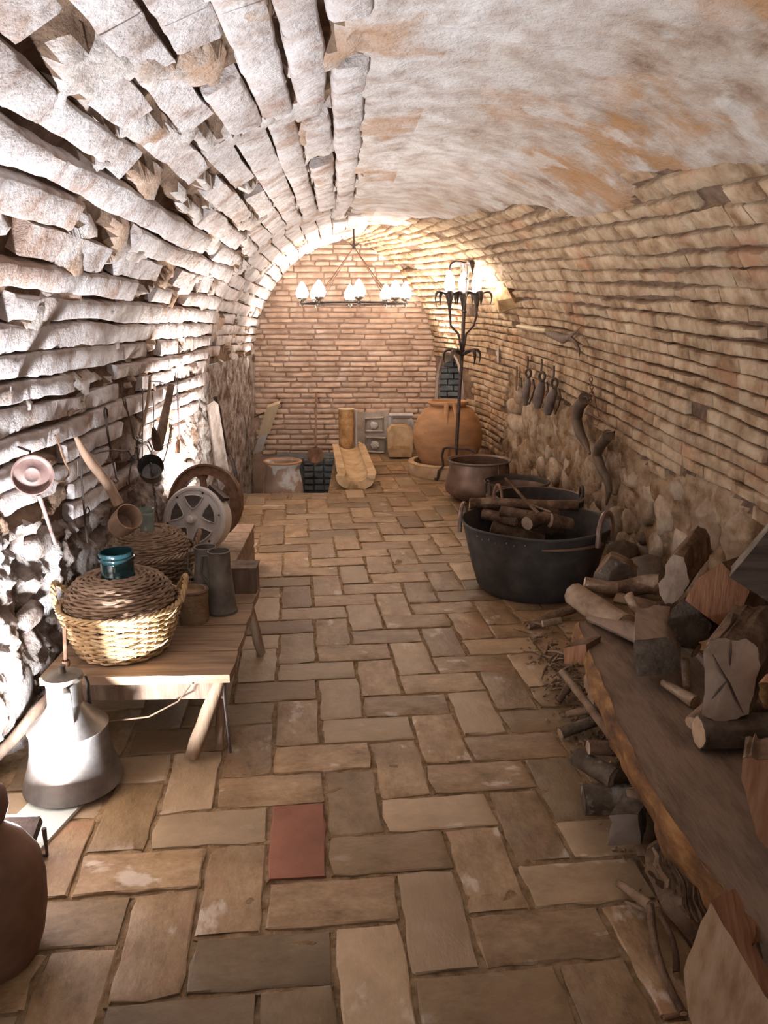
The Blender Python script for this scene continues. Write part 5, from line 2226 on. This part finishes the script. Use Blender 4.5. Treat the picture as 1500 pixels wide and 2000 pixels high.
for k in range(8):      # furrow ridges of the bark
    a = (1275 + k * 13, 1655 + k * 6)
    b = (1285 + k * 13 + 22, 1745 + k * 9 + (20 if k > 2 else -10))
    mb = MB()
    pp = []
    for q in range(6):
        f = q / 5
        yq = a[1] + (b[1] - a[1]) * f
        pp.append(P(a[0] + (b[0] - a[0]) * f + 5 * math.sin(q * 2 + k), yq, Y=1.735 - (yq - 1645) * .00088 - .004) - bk_.location)
    mb.tube(pp, [.004, .010, .012, .010, .012, .004], 6)
    mb.build('bark_ridge', M['palebark'], bk_)

# logs whose ends show under the near side of the slab
lpx('short log with a pale oval cut end, left of the two under the slab', (1126, 1478), (1200, 1520), .16, .15, .032, .034, M['greybark'], M['cut'])
lpx('short log with a bright split cut end, under the timber slab', (1189, 1512), (1290, 1500), .15, .15, .034, .036, M['bark'], M['cut'])
lpx('broken brown log above the two pale cut ends', (1150, 1460), (1260, 1465), .21, .20, .030, .030, M['bark'], M['cut_pink'], flat=.7)
lpx('grey knotty log lying under the two pale cut ends', (1140, 1562), (1250, 1560), .08, .09, .045, .05, M['greybark'], M['greybark'])
chunk('stone_block', 'grey stone block with a yellow spot at foot of woodpile', 'stone', [(1186, 1652), (1196, 1605), (1190, 1592), (1246, 1590), (1252, 1650)], 1.83, (.10, .12, 0), M['greystone'], M['greybark'], seed=24)
lpx('upright strip of furrowed bark between the stone block and slab', (1250, 1540), (1268, 1670), .20, .05, .04, .035, M['palebark'], M['cut'], flat=.6)
lpx('pale smooth stick with a blunt end poking out near the stone block', (1208, 1725), (1270, 1768), .03, .06, .010, .013, M['palebark'], M['cut'])
lpx('thin pointed splinter below the pale smooth stick', (1222, 1762), (1268, 1780), .02, .03, .004, .006, M['palebark'], M['cut'], name='splinter', cat='stick')
lpx('long bent stick running down to the bottom edge', (1270, 1770), (1335, 1975), .06, .02, .010, .009, M['bark'], M['cut'], bend=.02, name='stick', cat='stick')
lpx('second long stick beside the bent one, near the bark slab', (1285, 1775), (1320, 1900), .08, .02, .007, .008, M['bark'], M['cut'], bend=-.015, name='stick', cat='stick')
lpx('smooth pale stick lying across the chips at the edge of pile', (1108, 1395), (1180, 1380), .05, .12, .014, .014, M['palebark'], M['cut'], name='stick', cat='stick')
lpx('long straight branch slanting down along the edge of woodpile', (1098, 1312), (1205, 1450), .16, .10, .014, .018, M['palebark'], M['cut'], name='branch', cat='branch')
lpx('thick dark branch on the floor at the foot of the black tub', (1032, 1223), (1118, 1188), .02, .06, .016, .03, M['bark'], M['cut'], name='branch', cat='branch')
lpx('short brown stick end above the chips, nearest the tub', (1060, 1218), (1095, 1212), .06, .07, .018, .018, M['palebark'], M['cut'])
chunk('broken_brick', 'broken brown brick under the far end of the timber slab', 'brick', [(1102, 1265), (1102, 1297), (1148, 1292), (1145, 1258)], 2.66, (.08, .08, 0), M['split_red'], M['bark'], seed=25, jit=.003)
lpx('dark forked twig in the chips below the broken brick', (1090, 1370), (1115, 1335), .02, .08, .014, .018, M['bark'], M['cut'], name='branch', cat='branch')
lpx('dark short log on the floor, left of the pale cut ends', (1095, 1432), (1170, 1405), .03, .06, .022, .022, M['greybark'], M['cut'])

# kindling twigs
rr = random.Random(31)
for k in range(64):
    f = rr.random()
    cx, cy = 1040 + 90 * f + rr.uniform(-20, 30), 1225 + 150 * f + rr.uniform(-25, 30)
    p = P(cx, cy, z=.012 + .02 * rr.random())
    a = rr.uniform(0, 6.28)
    L = rr.uniform(.04, .13)
    d = Vector((math.cos(a), math.sin(a), rr.uniform(-.05, .25))) * L
    r_ = rr.uniform(.0025, .0065)
    mb = MB()
    mb.tube([Vector(), d * .5 + Vector((0, 0, .01 * rr.random())), d], [r_, r_, r_ * .6], 5)
    o = mb.build('twig', M['palebark'] if k % 3 else M['bark'])
    o.location = p
    tag(o, 'thin dry twig in the litter along the foot of the woodpile', 'twig', 'dry twigs along the woodpile')
mb = MB()
for k in range(420):
    f = rr.random()
    q = P(1050 + 230 * f + rr.gauss(0, 26), 1230 + 420 * f + rr.gauss(0, 35), z=.006)
    if (q.x - TUB.x) ** 2 + (q.y - TUB.y) ** 2 < .18:
        continue
    s_ = rr.uniform(.003, .009)
    mb.box((q.x, q.y, q.z + s_ * .3), (s_ * 2, s_, s_ * .7), Euler((rr.random(), rr.random(), rr.random() * 6)).to_matrix())
o = mb.build('wood_chips', M['palebark'], smooth=False)
tag(o, 'scattered bark chips and crumbs along the foot of the woodpile', 'wood chips', kind='stuff')

# ------------------------------------------------------------------ stones at the foot of the right wall


def boulder(label, x, y, z, r, sd):
    c = P(x, y, z=z)
    mb = MB()
    n, m_ = 14, 9
    vs = []
    for i in range(m_ + 1):
        th = PI * i / m_
        for k in range(n):
            a = 2 * PI * k / n
            d = Vector((math.sin(th) * math.cos(a), math.sin(th) * math.sin(a), math.cos(th)))
            q = 1 + .30 * noise.noise(d * 1.3 + Vector((sd, 0, 0))) + .1 * noise.noise(d * 4 + Vector((sd, 3, 0)))
            vs.append(Vector((d.x * r, d.y * r, d.z * r * .8)) * q)
    fs = []
    for i in range(m_):
        for k in range(n):
            l = (k + 1) % n
            fs.append((i * n + k, (i + 1) * n + k, (i + 1) * n + l, i * n + l))
    mb.add(vs, fs)
    o = mb.build('fieldstone', M['bark'] if False else M['rubble_dark'], angle=80)
    o.location = c
    fix_normals(o)
    tag(o, label, 'stone')


M['rubble_dark'] = mat('dark_fieldstone', [(.09, .06, .04), (.17, .12, .085), (.26, .19, .14)], 8, .92, 1.0, .012, bscale=30)
boulder('dark rounded stone right of the tub handle at wall foot', 1215, 1080, .12, .10, 1)
boulder('fluted dark stone behind the log pile at the wall foot', 1262, 1118, .15, .12, 7)
boulder('small dark stone between the tub and the wall', 1212, 1010, .22, .08, 4)
boulder('small pebble-like stone above the fluted dark stone', 1262, 1052, .22, .055, 9)
boulder('low dark stone at the floor right of the tub', 1208, 1128, .08, .09, 13)

# ------------------------------------------------------------------ things hanging on the right wall
t, b = nailed('cow_horn', 'brown curved cow horn hanging on right wall, left of the lower horn', 'horn', 1130, 780, 'R', .07)
wtube('horn', [(1142, 778), (1130, 795), (1126, 820), (1132, 845), (1143, 865), (1152, 886)], [.044, .042, .039, .035, .027, .009], M['horn'], t, 'R', .09, 12, base=b)
wtube('thong', [(1128, 778), (1146, 775), (1150, 782)], .006, M['leather'], t, 'R', .10, base=b)
t, b = nailed('cow_horn', 'grey curved cow horn hanging lower right, tip towards the tub', 'horn', 1190, 850, 'R', .07)
wtube('horn', [(1188, 850), (1172, 870), (1166, 890), (1174, 915), (1186, 935), (1190, 960), (1184, 986)], [.040, .037, .034, .031, .028, .021, .007], M['horn'], t, 'R', .09, 12, base=b)
wtube('thong', [(1182, 845), (1200, 843), (1198, 858)], .006, M['leather'], t, 'R', .10, base=b)
chain('hanging_chain', 'short rusty chain with wire loops above the two cow horns', [(1154, 738), (1156, 762), (1152, 785)], 'R', .07, 7, .012, .004, M['rust'])
t, b = nailed('rusty_link_chain', 'rusty wire running from the chain down to the lower horn', 'wire', 1160, 790, 'R', .05)
wtube('wire', [(1158, 765), (1165, 795), (1170, 815), (1182, 825), (1196, 832)], .005, M['rust'], t, 'R', .06, base=b)
wtube('loop', [(1150, 800), (1160, 812), (1172, 818), (1166, 832), (1152, 826), (1148, 812)], .004, M['rust'], t, 'R', .06, base=b)
for k, (x, y, lab) in enumerate(((1029, 697, 'leftmost hanging cattle bell with strap and ring on right wall'), (1056, 703, 'middle hanging cattle bell with strap and ring on right wall'), (1080, 716, 'rightmost hanging cattle bell with strap and ring on right wall'))):
    t, b = nailed('cattle_bell', lab, 'bell', x, y, 'R', .06)
    wtube('strap', [(x + 2, y - 2), (x + 2, y + 10), (x + 1, y + 26)], .020, M['leather'], t, 'R', .07, base=b, flat=.35)
    mb = MB()
    cpt = onwall(x + 3, y + 32, 'R', .085) - b
    mb.tube(ring_pts(cpt, .032, (.5, -.85, 0), (0, 0, 1), 18), .011, 8, closed=True)
    mb.build('ring', M['leather'], t)
    sl = (-3, -6, -10)[k]
    wtube('body', [(x + 3, y + 42), (x + 2 + sl * .2, y + 52), (x + sl * .6, y + 68), (x + sl * .9, y + 82), (x + sl, y + 94)], [.020, .038, .046, .042, .026], M['hoof'], t, 'R', .08, 12, base=b, flat=.75)
    wtube('side_strap', [(x + 12, y + 44), (x + 15, y + 60), (x + 11, y + 76), (x + 4, y + 92)], .008, M['leather'], t, 'R', .07, base=b)
t, b = nailed('rusty_hinge_plate', 'narrow rusty iron plate left of the three cattle bells', 'plate', 1008, 740, 'R', .04)
wtube('plate', [(1009, 715), (1009, 738), (1008, 762)], .026, M['rust'], t, 'R', .04, base=b, flat=.3)
wtube('dark_bracket', [(1018, 738), (1019, 758)], .016, M['leather'], t, 'R', .04, base=b, flat=.4)  # short dark flat piece right of the rusty plate
t, b = nailed('grey_switch_plate', 'small grey rectangular plate high on right wall beside the lamp', 'plate', 973, 694, 'R', .03)
wtube('plate', [(973, 680), (973, 708)], .030, M['greystone'], t, 'R', .03, 4, base=b, flat=.4)
t, b = nailed('forked_branch', 'dark forked wood piece fixed on right wall above the bells', 'branch', 1075, 655, 'R', .06)
wtube('stub', [(1072, 652), (1085, 655), (1100, 662), (1114, 658)], [.024, .032, .034, .018], M['oldwood'], t, 'R', .08, 10, base=b)
wtube('prong', [(1112, 658), (1122, 650), (1134, 638)], [.014, .011, .003], M['oldwood'], t, 'R', .09, base=b)
wtube('prong', [(1112, 658), (1124, 668), (1131, 682), (1132, 697)], [.015, .014, .010, .002], M['oldwood'], t, 'R', .09, base=b)
t, b = nailed('pale_peg', 'long pale wooden peg lying on a course left of forked wood', 'peg', 1030, 640, 'R', .05)
wtube('peg', [(1012, 637), (1040, 642), (1068, 646)], [.022, .026, .022], M['creamwood'], t, 'R', .05, 10, base=b, flat=.7)
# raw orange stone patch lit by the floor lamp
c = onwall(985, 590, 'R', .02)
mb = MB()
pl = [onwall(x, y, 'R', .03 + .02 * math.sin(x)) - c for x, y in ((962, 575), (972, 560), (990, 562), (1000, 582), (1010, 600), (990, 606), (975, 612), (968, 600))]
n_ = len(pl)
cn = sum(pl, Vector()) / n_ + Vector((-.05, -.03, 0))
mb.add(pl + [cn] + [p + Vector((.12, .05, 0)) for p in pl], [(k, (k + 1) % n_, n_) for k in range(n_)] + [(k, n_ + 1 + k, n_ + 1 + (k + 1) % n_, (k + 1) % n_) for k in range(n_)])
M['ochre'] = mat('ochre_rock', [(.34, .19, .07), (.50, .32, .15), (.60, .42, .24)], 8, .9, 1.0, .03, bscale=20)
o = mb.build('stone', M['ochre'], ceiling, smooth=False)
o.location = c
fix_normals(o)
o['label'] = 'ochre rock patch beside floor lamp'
